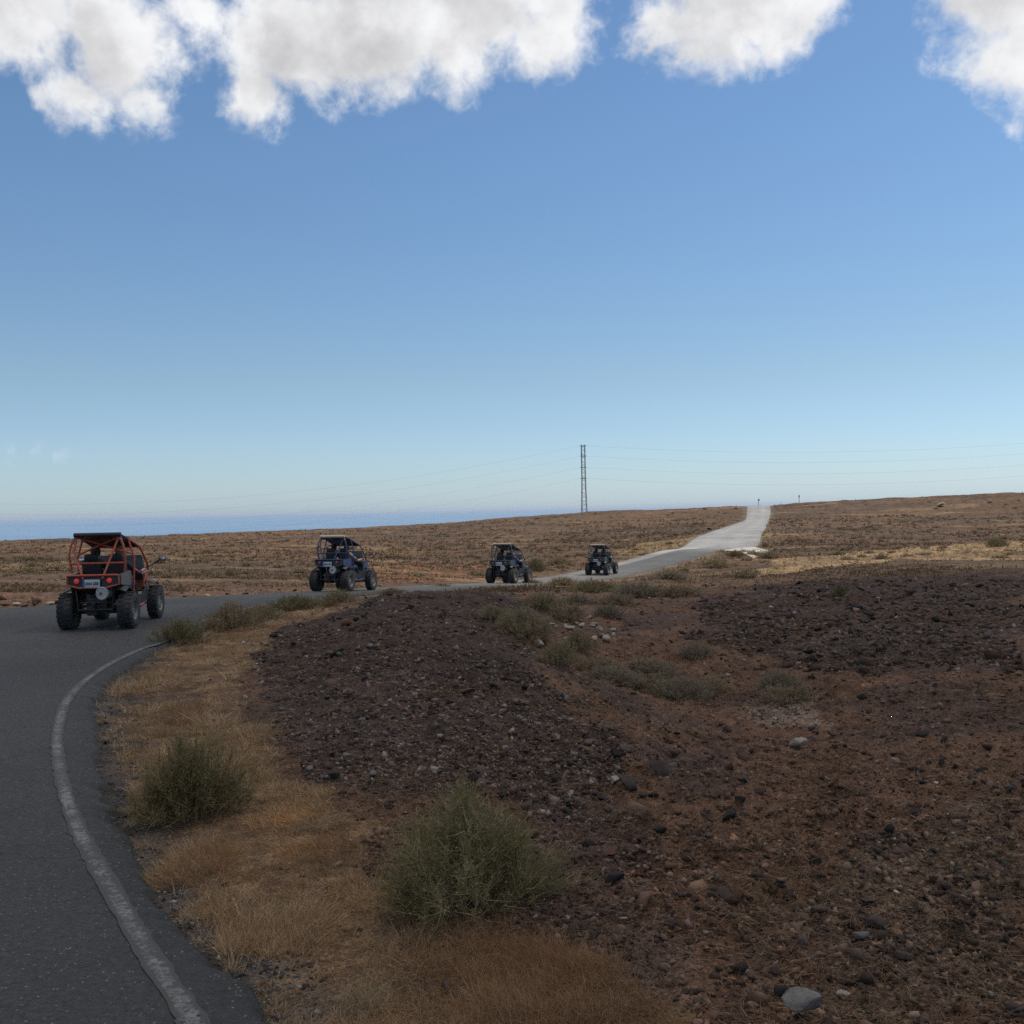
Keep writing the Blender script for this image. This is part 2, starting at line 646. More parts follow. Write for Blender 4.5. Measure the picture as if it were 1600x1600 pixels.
for (x, y, z) in [(0, 0, 0), (8, 0, 0), (20, 5, -0.1), (40, 10, -0.3), (60, 60, -1.4), (100, 150, -0.6), (170, 150, 1.5), (190, 60, 0.5), (120, 30, -0.5), (-30, 5, 0), (-40, 30, -0.1), (-80, 60, -0.6),
                  (-120, 120, -1.2), (-190, 150, -2.0), (-190, 40, -0.5), (0, -40, 0.1), (60, -60, 0.2), (-60, -60, 0.3), (0, -200, 1.0), (-180, -100, 0.5), (180, -100, 1.0)]:
    CTRL.append((x, y, z))
for i in range(0, len(RC), 5):
    if RC[i, 1] < 255:
        CTRL.append((RC[i, 0], RC[i, 1], RZ[i]))
CTRL = np.array(CTRL)


def _tps_fit(C):
    n = len(C)
    d = np.sqrt(((C[:, None, :2] - C[None, :, :2]) ** 2).sum(2))
    K = d * d * np.log(d + 1e-9) + np.eye(n) * 0.02
    P = np.hstack([np.ones((n, 1)), C[:, :2]])
    A = np.zeros((n + 3, n + 3))
    A[:n, :n], A[:n, n:], A[n:, :n] = K, P, P.T
    return np.linalg.solve(A, np.concatenate([C[:, 2], np.zeros(3)]))


TPSW = _tps_fit(CTRL)


def _tps(x, y):
    out = np.empty(x.shape)
    CH = 30000
    for s in range(0, len(x), CH):
        X, Y = x[s:s + CH], y[s:s + CH]
        d2 = (X[:, None] - CTRL[None, :, 0]) ** 2 + (Y[:, None] - CTRL[None, :, 1]) ** 2
        K = 0.5 * d2 * np.log(d2 + 1e-9)
        out[s:s + CH] = K @ TPSW[:len(CTRL)] + TPSW[-3] + TPSW[-2] * X + TPSW[-1] * Y
    return out


def height(x, y, rough=True):
    x, y = np.asarray(x, float), np.asarray(y, float)
    shp = x.shape
    x, y = x.ravel(), y.ravel()
    r = np.hypot(x, y)
    k = np.minimum(1.0, 246.0 / np.maximum(r, 1e-6))
    z = _tps(x * k, y * k)
    d = np.maximum(0, r - 243.0)
    z = z - 0.075 * d * d / (d + 30.0)
    dist, zr, _ = road_dist(x, y)
    if rough:
        near = np.exp(-r / 30.0)
        off = sstep(0.1, 1.2, dist)
        nr2 = np.exp(-(r / 38.0) ** 2)
        rg = 0.5 - np.abs(fbm(x * 2.1, y * 2.1, 3, 61, 0.6)) * 2
        z = z + off * nr2 * (0.10 * rg + 0.16 * fbm(x * 1.2, y * 1.2, 3, 65, 0.6) - 0.05) * sstep(1.0, 3.5, dist)
        z = z + off * (0.045 * fbm(x * 1.6, y * 1.6, 3, 5) + 0.20 * fbm(x / 3.0, y / 3.0, 3, 9) * sstep(4, 14, r))
        z = z + off * near * 0.27 * np.maximum(fbm(x * 5.5, y * 5.5, 4, 21, 0.72), -0.12)
        z = z + off * sstep(35, 90, r) * 0.55 * fbm(x / 5.5, y / 5.5, 4, 31, 0.62)
        z = z + off * sstep(150, 240, r) * 0.5 * fbm(x / 14.0, y / 14.0, 4, 41, 0.65)
    w = sstep(0.15, 3.2, dist)
    z = (zr - 0.05) * (1 - w) + z * w
    return z.reshape(shp)


# one polar grid of heights and road distances: the ground mesh itself, and the look-up for everything standing on it
def _grid():
    th = np.concatenate([np.linspace(-180, -60, 25)[:-1], np.linspace(-60, -34, 27)[:-1], np.linspace(-34, 34, 521), np.linspace(34, 60, 27)[1:], np.linspace(60, 180, 25)[1:-1]])
    rr = [0.15, 0.8, 1.4]
    while rr[-1] < 3.4:
        rr.append(rr[-1] + 0.2)
    while rr[-1] < 300:
        rr.append(rr[-1] * 1.0068)
    while rr[-1] < 1900:
        rr.append(rr[-1] * 1.05)
    th, rr = np.radians(th), np.array(rr)
    T, Rr = np.meshgrid(th, rr)
    X, Y = Rr * np.sin(T), Rr * np.cos(T)
    return th, rr, X, Y, height(X, Y), road_dist(X, Y)[0].reshape(X.shape)


G_TH, G_RR, G_X, G_Y, G_Z, G_D = _grid()


def _look(G, x, y):
    x, y = np.asarray(x, float), np.asarray(y, float)
    th = np.arctan2(x, y)
    fi = np.interp(th, np.append(G_TH, G_TH[0] + 2 * np.pi), np.arange(len(G_TH) + 1.0))
    fj = np.interp(np.hypot(x, y), G_RR, np.arange(float(len(G_RR))))
    i0 = np.minimum(fi.astype(int), len(G_TH) - 1)
    i1 = (i0 + 1) % len(G_TH)
    j0 = np.minimum(fj.astype(int), len(G_RR) - 2)
    a, b = fi - i0, fj - j0
    return (G[j0, i0] * (1 - a) + G[j0, i1] * a) * (1 - b) + (G[j0 + 1, i0] * (1 - a) + G[j0 + 1, i1] * a) * b


def hlook(x, y):
    return _look(G_Z, x, y)


def dlook(x, y):
    return _look(G_D, x, y)


def hz(x, y):
    return float(hlook(np.array([x]), np.array([y]))[0])


_TS = np.concatenate([np.arange(3, 40, 0.06), np.arange(40, 260, 0.4)])


def ground_px(pts):
    """pixels -> points where their rays meet the ground"""
    out = []
    for (u, v) in pts:
        d = ray(u, v)
        X, Y, Z = d.x / d.y * _TS, _TS, EYE + d.z / d.y * _TS
        h = hlook(X, Y)
        under = Z < h
        i = int(np.argmax(under)) if under.any() else len(_TS) - 1
        out.append((X[i], Y[i], h[i]))
    return np.array(out)


# ------------------------------------------------------------------ ground zones (soil colours, stony beds darkened for crevice shade)
def in_poly(x, y, poly):
    n = len(poly)
    ins = np.zeros(x.shape, bool)
    j = n - 1
    for i in range(n):
        xi, yi, xj, yj = poly[i][0], poly[i][1], poly[j][0], poly[j][1]
        c = ((yi > y) != (yj > y)) & (x < (xj - xi) * (y - yi) / (yj - yi + 1e-12) + xi)
        ins ^= c
        j = i
    return ins


def zone(pxs, warp, seed, wl):
    poly = ground_px(pxs)

    def f(x, y):
        wx = x + warp * 2 * fbm(x / wl, y / wl, 3, seed)
        wy = y + warp * 2 * fbm(x / wl, y / wl, 3, seed + 50)
        wx = wx + warp * 0.9 * fbm(x / wl * 6, y / wl * 6, 3, seed + 70, 0.7)
        wy = wy + warp * 0.9 * fbm(x / wl * 6, y / wl * 6, 3, seed + 90, 0.7)
        return in_poly(wx, wy, poly)
    return f


Z_GRASS = zone([(225, 1026), (300, 985), (420, 952), (560, 932), (575, 944), (430, 980), (375, 1060), (420, 1170), (520, 1245), (590, 1320), (640, 1430), (860, 1450), (960, 1530), (1040, 1598),
                (1040, 1700), (470, 1700), (430, 1598), (330, 1480), (234, 1394), (165, 1270), (146, 1180), (146, 1100), (172, 1062)], 0.35, 3, 0.8)
Z_GRAVEL = zone([(375, 1010), (540, 945), (700, 916), (800, 922), (850, 990), (870, 1060), (970, 1140), (1010, 1230), (900, 1300), (830, 1260), (640, 1235), (500, 1200), (420, 1130)], 0.7, 63, 1.6)
Z_LAVA = zone([(1080, 950), (1180, 915), (1290, 905), (1598, 900), (1598, 1050), (1400, 1060), (1290, 1040), (1130, 1010)], 1.2, 83, 3.0)
Z_PALE = zone([(1170, 1090), (1260, 1085), (1300, 1140), (1200, 1142)], 0.5, 93, 1.0)
Z_BANK = zone([(1290, 1085), (1400, 1060), (1598, 1060), (1598, 1190), (1400, 1170), (1290, 1150)], 0.8, 103, 2.0)
Z_DARKR = zone([(1240, 1440), (1330, 1330), (1480, 1290), (1598, 1240), (1598, 1598), (1260, 1598)], 0.35, 113, 0.8)
Z_RED2 = zone([(560, 882), (760, 880), (770, 906), (560, 914)], 0.8, 133, 4.0)
Z_GOLD = zone([(1180, 905), (1215, 872), (1330, 862), (1598, 848), (1598, 876), (1420, 872), (1300, 886), (1200, 898)], 1.0, 123, 5.0)
Z_GOLD2 = zone([(968, 872), (1060, 853), (1090, 838), (1000, 850), (960, 862)], 0.8, 143, 4.0)

RED = np.array((0.138, 0.077, 0.048))
PURP = np.array((0.098, 0.066, 0.053))
LAVA = np.array((0.088, 0.055, 0.038))
TAN = np.array((0.27, 0.165, 0.09))
FIELD = np.array((0.112, 0.070, 0.043))


def ground_colour(x, y):
    n = len(x)
    r = np.hypot(x, y)
    c = np.tile(RED, (n, 1))
    far = sstep(30, 48, y)[:, None]
    fl = fbm(x / 9.0, y / 4.0, 4, 71)[:, None]
    field = FIELD * (1 + 0.7 * fl) + np.array((0.03, 0.01, 0.0)) * fbm(x / 25.0, y / 14.0, 3, 77)[:, None] * 2
    c = c * (1 - far) + field * far
    for (z, colr, amt) in ((Z_LAVA, LAVA * 0.75, .9), (Z_BANK, RED * 1.15, .8), (Z_DARKR, np.array((0.125, 0.085, 0.058)), .8), (Z_GRAVEL, PURP * 0.62, .9), (Z_PALE, np.array((0.22, 0.16, 0.125)), .7),  # lava and gravel beds darkened: shade between the stones put into the colour
                           (Z_RED2, np.array((0.17, 0.085, 0.045)), .85), (Z_GOLD, np.array((0.28, 0.185, 0.100)), .9), (Z_GOLD2, np.array((0.22, 0.15, 0.075)), .7), (Z_GRASS, TAN * 0.75, .9)):
        m = z(x, y)[:, None] * amt
        c = c * (1 - m) + colr * m
    # lava ground in patches
    p = sstep(0.02, 0.16, fbm(x / 1.7, y / 1.7, 4, 201))[:, None] * sstep(2, 5, r)[:, None] * (1 - far) * 0.75
    c = c * (1 - p) + np.array((0.085, 0.057, 0.047)) * p
    p = sstep(0.08, 0.22, fbm(x / 11.0, y / 5.0, 4, 211))[:, None] * far * 0.4
    c = c * (1 - p) + np.array((0.060, 0.042, 0.028)) * p
    p = sstep(0.14, 0.26, fbm(x / 13.0, y / 5.0, 4, 221))[:, None] * far * 0.6
    c = c * (1 - p) + np.array((0.23, 0.15, 0.075)) * p
    # verge beside the road: pale dust and asphalt crumbs
    d = dlook(x, y)
    v = (1 - sstep(0.1, 1.3, d + 0.8 * fbm(x / 1.1, y / 1.1, 3, 231)))[:, None] * sstep(20, 28, y)[:, None] * 0.55
    c = c * (1 - v) + np.array((0.20, 0.15, 0.10)) * v
    v = (1 - sstep(0.05, 0.55, d + 0.6 * fbm(x / 0.5, y / 0.5, 3, 241)))[:, None] * (1 - sstep(16, 24, y))[:, None] * 0.8
    c = c * (1 - v) + np.array((0.066, 0.062, 0.058)) * v
    c = c * (1 + 0.55 * 2 * fbm(x * 5, y * 5, 4, 251, 0.7)[:, None])
    return np.clip(c, 0.01, 0.9)


M_GROUND = attr_mat('ground_soil', 0.95, vari=[(6.0, 0.40, 6), (45.0, 0.65, 5), (1.1, 0.25, 4)], bump=[(3.0, 0.4, 0.12), (11.0, 0.9, 0.07), (38.0, 0.9, 0.03)], spec=0.1)


def build_ground():
    X, Y, Zz = G_X, G_Y, G_Z
    n, m = X.shape
    V = np.stack([X.ravel(), Y.ravel(), Zz.ravel()], 1)
    i = np.arange(n - 1)[:, None] * m + np.arange(m)[None, :]
    j = np.arange(n - 1)[:, None] * m + (np.arange(m)[None, :] + 1) % m
    F = np.stack([i, j, j + m, i + m], -1).reshape(-1, 4)[:, ::-1]
    cc = ground_colour(V[:, 0], V[:, 1])
    o = np_obj('ground', V, F, M_GROUND, smooth=True, cols=cc)
    tag(o, kind='structure')
    return o


build_ground()


# ------------------------------------------------------------------ sea
def build_sea():
    m = bpy.data.materials.new('sea_water')
    m.use_nodes = True
    g = NT(m.node_tree)
    out = g.n('ShaderNodeOutputMaterial')
    b = g.n('ShaderNodeBsdfPrincipled')
    tc = g.n('ShaderNodeTexCoord')
    nz = g.noise(tc.outputs['Object'], 0.0006, 5, 0.6)
    g.link(g.mix(g.ramp(nz.outputs[0], 0.3, 0.7), c4((0.12, 0.225, 0.35)), c4((0.145, 0.25, 0.375))), b.inputs['Base Color'])
    b.inputs['Roughness'].default_value = 0.55
    b.inputs['Specular IOR Level'].default_value = 0.25
    bn = g.noise(tc.outputs['Object'], 0.08, 6, 0.65)
    bp = g.n('ShaderNodeBump')
    bp.inputs['Strength'].default_value = 0.6
    bp.inputs['Distance'].default_value = 3.0
    g.link(bn.outputs[0], bp.inputs['Height'])
    g.link(bp.outputs[0], b.inputs['Normal'])
    g.link(b.outputs[0], out.inputs[0])
    ths = np.radians(np.linspace(-180, 180, 97)[:-1])
    rs = [900, 1500, 3000, 6000, 12000, 25000, 48000]
    V = np.array([(r * math.sin(t), r * math.cos(t), -60.0) for r in rs for t in ths])
    k = len(ths)
    F = [(i * k + j, i * k + k + j, i * k + k + (j + 1) % k, i * k + (j + 1) % k) for i in range(len(rs) - 1) for j in range(k)]
    o = np_obj('sea', V, np.array(F), m)
    tag(o, kind='structure')


build_sea()


# ------------------------------------------------------------------ road
def asphalt():
    m = bpy.data.materials.new('asphalt')
    m.use_nodes = True
    g = NT(m.node_tree)
    out = g.n('ShaderNodeOutputMaterial')
    b = g.n('ShaderNodeBsdfPrincipled')
    tc = g.n('ShaderNodeTexCoord')
    P = tc.outputs['Object']
    fine = g.noise(P, 95.0, 3, 0.7)
    big = g.noise(P, 0.45, 5, 0.6)
    mid = g.noise(P, 24.0, 5, 0.75)
    vor = g.n('ShaderNodeTexVoronoi')
    g.link(P, vor.inputs['Vector'])
    vor.inputs['Scale'].default_value = 58.0
    at_ = g.n('ShaderNodeAttribute', attribute_name='Col')
    colr = at_.outputs['Color']
    for nd, lo, hi, a, bb in ((fine, 0.3, 0.7, 0.55, 1.45), (mid, 0.3, 0.7, 0.52, 1.48), (big, 0.3, 0.7, 0.86, 1.14)):
        f = g.ramp(nd.outputs[0], lo, hi, a, bb, smooth=False)
        cc = g.n('ShaderNodeCombineColor')
        for i in range(3):
            g.link(f, cc.inputs[i])
        colr = g.mix(1.0, colr, cc.outputs[0], 'MULTIPLY')
    # pale chips of aggregate
    sepc = g.n('ShaderNodeSeparateColor')
    g.link(vor.outputs['Color'], sepc.inputs[0])
    chip = g.math('MULTIPLY', g.ramp(sepc.outputs[0], 0.93, 0.96), g.ramp(vor.outputs['Distance'], 0.45, 0.25))
    colr = g.mix(g.math('MULTIPLY', chip, 0.6), colr, c4((0.24, 0.23, 0.22)))
    wob = g.vmath('MULTIPLY', g.noise(P, 2.5, 5, 0.65).outputs['Color'], (0.7, 0.7, 0.7))
    vo = g.n('ShaderNodeTexVoronoi', feature='DISTANCE_TO_EDGE')
    g.link(g.vmath('ADD', P, wob), vo.inputs['Vector'])
    vo.inputs['Scale'].default_value = 0.75
    crack = g.math('MULTIPLY', g.ramp(vo.outputs['Distance'], 0.010, 0.003), g.ramp(g.noise(P, 0.35, 3, 0.5).outputs[0], 0.48, 0.58))
    colr = g.mix(g.math('MULTIPLY', crack, 0.8), colr, c4((0.012, 0.012, 0.012)))
    g.link(colr, b.inputs['Base Color'])
    b.inputs['Roughness'].default_value = 0.78
    b.inputs['Specular IOR Level'].default_value = 0.35
    bp = g.n('ShaderNodeBump')
    bp.inputs['Strength'].default_value = 0.7
    bp.inputs['Distance'].default_value = 0.012
    g.link(g.math('ADD', fine.outputs[0], vor.outputs['Distance']), bp.inputs['Height'])
    g.link(bp.outputs[0], b.inputs['Normal'])
    g.link(b.outputs[0], out.inputs[0])
    return m


M_ASPH = asphalt()


def resample(k0, k1, step):
    """road samples between two indexes at even spacing along the centre"""
    s = np.concatenate([[0], np.cumsum(np.linalg.norm(np.diff(RC, axis=0), axis=1))])
    t = np.arange(s[k0], s[k1], step)
    f = lambda a: np.interp(t, s, a)
    return np.stack([f(RL[:, 0]), f(RL[:, 1])], 1), np.stack([f(RR[:, 0]), f(RR[:, 1])], 1), f(RZ), t


def build_road():
    # near part fine, far part coarser, one sheet
    kA = 20 * NS
    l1, r1, z1, t1 = resample(0, kA, 0.10)
    l2, r2, z2, t2 = resample(kA, len(RC) - 1, 0.7)
    L, Rg, Zr, t = np.vstack([l1, l2]), np.vstack([r1, r2]), np.concatenate([z1, z2]), np.concatenate([t1, t2])
    W = np.linalg.norm(Rg - L, axis=1)
    dirn = (Rg - L) / W[:, None]
    jr = 0.14 * fbm(t / 0.22, t * 0 + 3.3, 4, 301, 0.75) * 2 + 0.10 * fbm(t / 1.5, t * 0, 2, 303) - 0.05
    jl = 0.16 * fbm(t / 0.6, t * 0 + 8.3, 4, 302, 0.65) * 2
    far = sstep(40, 90, t)
    L2 = L - dirn * (jl * (1 - 0.3 * far))[:, None]
    R2 = Rg + dirn * (jr * (1 - 0.3 * far))[:, None]
    cr = [-0.06, 0.0, 0.02, 0.06, 0.15, 0.24, 0.32, 0.5, 0.7, 0.85, 0.94, 0.98, 1.0, 1.06]
    n, m = len(t), len(cr)
    V = np.zeros((n, m, 3))
    colr = np.zeros((n, m, 3))
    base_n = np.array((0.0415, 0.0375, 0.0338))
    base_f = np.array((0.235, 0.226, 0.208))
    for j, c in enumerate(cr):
        cc = min(max(c, 0), 1)
        p = L2 * (1 - cc) + R2 * cc
        off = 0.0
        if c < 0:
            p = p - dirn * 0.06
            off = -0.07
        if c > 1:
            p = p + dirn * 0.06
            off = -0.07
        V[:, j, :2] = p
        V[:, j, 2] = Zr + off + 0.05 * (1 - (2 * cc - 1) ** 2) + (0.02 if 0 < c < 1 else 0.0)
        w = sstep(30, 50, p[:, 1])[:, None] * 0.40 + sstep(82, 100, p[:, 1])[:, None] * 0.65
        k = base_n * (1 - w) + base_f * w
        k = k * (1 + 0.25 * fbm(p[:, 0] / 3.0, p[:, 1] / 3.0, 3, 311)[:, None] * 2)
        left_strip = (sstep(60, 70, p[:, 1]) * (1 - sstep(92, 100, p[:, 1])))[:, None]
        k = k * (1 - left_strip * (0.30 if cc > 0.25 else -0.75))  # left quarter paler, the rest darker along this stretch
        # worn wheel tracks paler, crumbling edges darker
        track = 0.14 * (math.exp(-((cc - 0.28) / 0.07) ** 2) + math.exp(-((cc - 0.72) / 0.07) ** 2))
        edge = 0.25 * (math.exp(-(cc / 0.03) ** 2) + math.exp(-((cc - 1) / 0.03) ** 2))
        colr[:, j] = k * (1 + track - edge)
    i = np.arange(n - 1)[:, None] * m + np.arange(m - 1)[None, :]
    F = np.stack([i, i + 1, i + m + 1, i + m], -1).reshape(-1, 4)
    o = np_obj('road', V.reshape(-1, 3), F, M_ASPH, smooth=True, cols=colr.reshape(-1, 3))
    tag(o, kind='structure')
    return o


ROAD = build_road()


def road_surface(x, y):
    d, z, k = road_dist(np.array([x]), np.array([y]))
    k = int(k[0])
    ab = RR[k] - RL[k]
    t = float(np.clip(((x - RL[k][0]) * ab[0] + (y - RL[k][1]) * ab[1]) / (ab @ ab), 0, 1))
    return float(z[0]) + 0.05 * (1 - (2 * t - 1) ** 2) + 0.02


def build_line():
    m = bpy.data.materials.new('worn_white_paint')
    m.use_nodes = True
    g = NT(m.node_tree)
    out = g.n('ShaderNodeOutputMaterial')
    b = g.n('ShaderNodeBsdfPrincipled')
    tc = g.n('ShaderNodeTexCoord')
    P = tc.outputs['Object']
    wear = g.noise(P, 26.0, 7, 0.72)
    wear2 = g.noise(P, 2.2, 4, 0.6)
    w = g.math('ADD', g.math('MULTIPLY', wear.outputs[0], 0.75), g.math('MULTIPLY', wear2.outputs[0], 0.45))
    at_ = g.n('ShaderNodeAttribute', attribute_name='Col')
    sp = g.n('ShaderNodeSeparateColor')
    g.link(at_.outputs['Color'], sp.inputs[0])
    w = g.math('ADD', w, g.math('MULTIPLY', sp.outputs[0], 0.28))
    f = g.ramp(w, 0.47, 0.72)
    wob = g.vmath('MULTIPLY', g.noise(P, 5.0, 4, 0.6).outputs['Color'], (0.25, 0.25, 0.25))
    vo = g.n('ShaderNodeTexVoronoi', feature='DISTANCE_TO_EDGE')
    g.link(g.vmath('ADD', P, wob), vo.inputs['Vector'])
    vo.inputs['Scale'].default_value = 3.6
    f = g.math('MAXIMUM', f, g.ramp(vo.outputs['Distance'], 0.045, 0.012))
    fine = g.noise(P, 110.0, 3, 0.7)
    f = g.math('ADD', f, g.ramp(fine.outputs[0], 0.55, 0.75, 0.0, 0.45), clamp=True)
    g.link(g.mix(f, c4((0.175, 0.165, 0.154)), c4((0.048, 0.044, 0.040))), b.inputs['Base Color'])
    b.inputs['Roughness'].default_value = 0.8
    bp = g.n('ShaderNodeBump')
    bp.inputs['Strength'].default_value = 0.6
    bp.inputs['Distance'].default_value = 0.008
    g.link(fine.outputs[0], bp.inputs['Height'])
    g.link(bp.outputs[0], b.inputs['Normal'])
    g.link(b.outputs[0], out.inputs[0])
    pix = [(335, 1635), (310, 1600), (262, 1530), (215, 1455), (168, 1375), (130, 1308), (106, 1250), (92, 1190), (90, 1140), (105, 1092), (135, 1060), (175, 1034), (222, 1012), (262, 998)]
    P0 = []
    for (u, v) in pix:
        d = ray(u, v)
        t = -(EYE - 0.045) / d.z
        P0.append((d.x * t, d.y * t))
    P0 = catmull(np.array([(1.0, 1.0)] + P0 + [(-6.4, 22), (-5.75, 27), (-4.9, 31), (-3.7, 35)]), 40)
    s = np.concatenate([[0], np.cumsum(np.linalg.norm(np.diff(P0, axis=0), axis=1))])
    t = np.arange(0, s[-1], 0.05)
    P0 = np.stack([np.interp(t, s, P0[:, 0]), np.interp(t, s, P0[:, 1])], 1)
    T = np.gradient(P0, axis=0)
    T /= np.linalg.norm(T, axis=1)[:, None]
    N = np.stack([T[:, 1], -T[:, 0]], 1)
    hw = 0.060
    cols = [-1, -0.5, 0.0, 0.5, 1]
    V = np.zeros((len(t), 5, 3))
    C = np.zeros((len(t), 5, 3))
    for j, c in enumerate(cols):
        e = c * hw * (1 + 0.45 * fbm(t / 0.12, t * 0 + 5 * c, 3, 331) + 0.22 * fbm(t / 1.4, t * 0 + 3 * c, 2, 335)) if abs(c) == 1 else c * hw
        V[:, j, :2] = P0 + N * (e * np.ones(len(t)))[:, None]
        d, z, k = road_dist(V[:, j, 0], V[:, j, 1])
        ab = RR[k] - RL[k]
        tt = np.clip(((V[:, j, 0] - RL[k][:, 0]) * ab[:, 0] + (V[:, j, 1] - RL[k][:, 1]) * ab[:, 1]) / (ab ** 2).sum(1), 0, 1)
        V[:, j, 2] = z + 0.05 * (1 - (2 * tt - 1) ** 2) + 0.02 + 0.0045
        C[:, j] = abs(c) ** 3
    m_ = 5
    i = np.arange(len(t) - 1)[:, None] * m_ + np.arange(m_ - 1)[None, :]
    F = np.stack([i, i + m_, i + m_ + 1, i + 1], -1).reshape(-1, 4)[:, ::-1]
    np_obj('edge_line', V.reshape(-1, 3), F, m, parent=ROAD, cols=C.reshape(-1, 3))


build_line()


# ------------------------------------------------------------------ the cloud overhead whose shadow lies on the foreground
def build_cloud():
    bm = bmesh.new()
    alt = 1300.0
    lumps = []
    # shadow discs on the ground (x, y, radius): the edge runs from the bend of the road to the lava field
    edge = [(-330, -70, 95), (-230, -75, 100), (-150, -85, 95), (-85, -70, 80), (-38, -44, 58), (-14, -29, 48), (10, -10, 46), (38, 1, 48), (75, -4, 56), (120, -20, 75), (190, -35, 95), (280, -45, 100), (370, -80, 100)]
    rnd = random.Random(5)
    for (x, y, r) in edge:
        lumps.append((x, y, r))
    for k in range(16):
        lumps.append((-300 + 45 * k, -190 + rnd.uniform(-20, 20), 130))
        lumps.append((-270 + 40 * k, -330 + rnd.uniform(-30, 30), 120))
    for (x, y, r) in lumps:
        c = Vector((x, y, 0)) + SUN * (alt / SUN.z)
        q = bmesh.ops.create_icosphere(bm, subdivisions=3, radius=r)
        for v in q['verts']:
            n = v.co.normalized()
            k = 1 + 0.16 * (math.sin(5 * n.x + x) * math.sin(4 * n.y + y) + math.sin(9 * n.z + x * 0.3) * 0.5)
            p = v.co * k
            p.z *= 0.62
            v.co = c + p
    me = bpy.data.meshes.new('cloud')
    bm.to_mesh(me)
    bm.free()
    o = bpy.data.objects.new('cloud', me)
    COL.objects.link(o)
    rm = o.modifiers.new('union', 'REMESH')
    rm.mode = 'VOXEL'
    rm.voxel_size = 7.0
    me2 = bpy.data.meshes.new_from_object(o.evaluated_get(bpy.context.evaluated_depsgraph_get()))
    o.modifiers.clear()
    o.data = me2
    bpy.data.meshes.remove(me)
    me2.name = 'cloud'
    me2.polygons.foreach_set('use_smooth', np.ones(len(me2.polygons), dtype=bool))
    m = bpy.data.materials.new('cloud_vapour')
    m.use_nodes = True
    g = NT(m.node_tree)
    out = g.n('ShaderNodeOutputMaterial')
    df = g.n('ShaderNodeBsdfDiffuse')
    df.inputs[0].default_value = (0.92, 0.92, 0.92, 1)
    tp = g.n('ShaderNodeBsdfTransparent')
    tc = g.n('ShaderNodeTexCoord')
    nz = g.noise(tc.outputs['Object'], 0.02, 4, 0.6)
    mx = g.n('ShaderNodeMixShader')
    g.link(g.ramp(nz.outputs[0], 0.3, 0.7, 0.60, 0.50), mx.inputs[0])
    g.link(tp.outputs[0], mx.inputs[1])
    g.link(df.outputs[0], mx.inputs[2])
    g.link(mx.outputs[0], out.inputs[0])
    me2.materials.clear()
    me2.materials.append(m)
    tag(o, 'white cumulus cloud overhead that shades the road bend', 'cloud')


build_cloud()


# ------------------------------------------------------------------ vegetation
M_TWIG = attr_mat('dry_stems', 0.85, spec=0.15)
M_LEAF = attr_mat('shrub_twigs', 0.8, translucent=0.25, spec=0.15)
M_GRASS = attr_mat('dry_grass_blades', 0.8, translucent=0.30, spec=0.15)


def ribbons(P0, Dr, L, W, bend, cols, rng, segs=2, side=None):
    """bent tapering ribbons: P0 (n,3), Dr unit (n,3), L, W (n,), bend (n,3) added at the tip"""
    n = len(P0)
    if side is None:
        rv = rng.normal(size=(n, 3))
        side = np.cross(Dr, rv)
    side = side / (np.linalg.norm(side, axis=1)[:, None] + 1e-9)
    rows = []
    for k in range(segs + 1):
        t = k / segs
        c = P0 + Dr * (L * t)[:, None] + bend * (t * t)
        w = W * (1 - t) ** 0.6
        if k < segs:
            rows.append(c - side * w[:, None] / 2)
            rows.append(c + side * w[:, None] / 2)
        else:
            rows.append(c)
    m = 2 * segs + 1
    V = np.stack(rows, 1).reshape(-1, 3)
    base = (np.arange(n) * m)[:, None]
    tri = []
    for k in range(segs - 1):
        a = 2 * k
        tri += [(a, a + 1, a + 3), (a, a + 3, a + 2)]
    a = 2 * (segs - 1)
    tri.append((a, a + 1, a + 2))
    F = (base[:, :, None] + np.array(tri)[None]).reshape(-1, 3)
    return V, F, np.repeat(cols, m, axis=0)


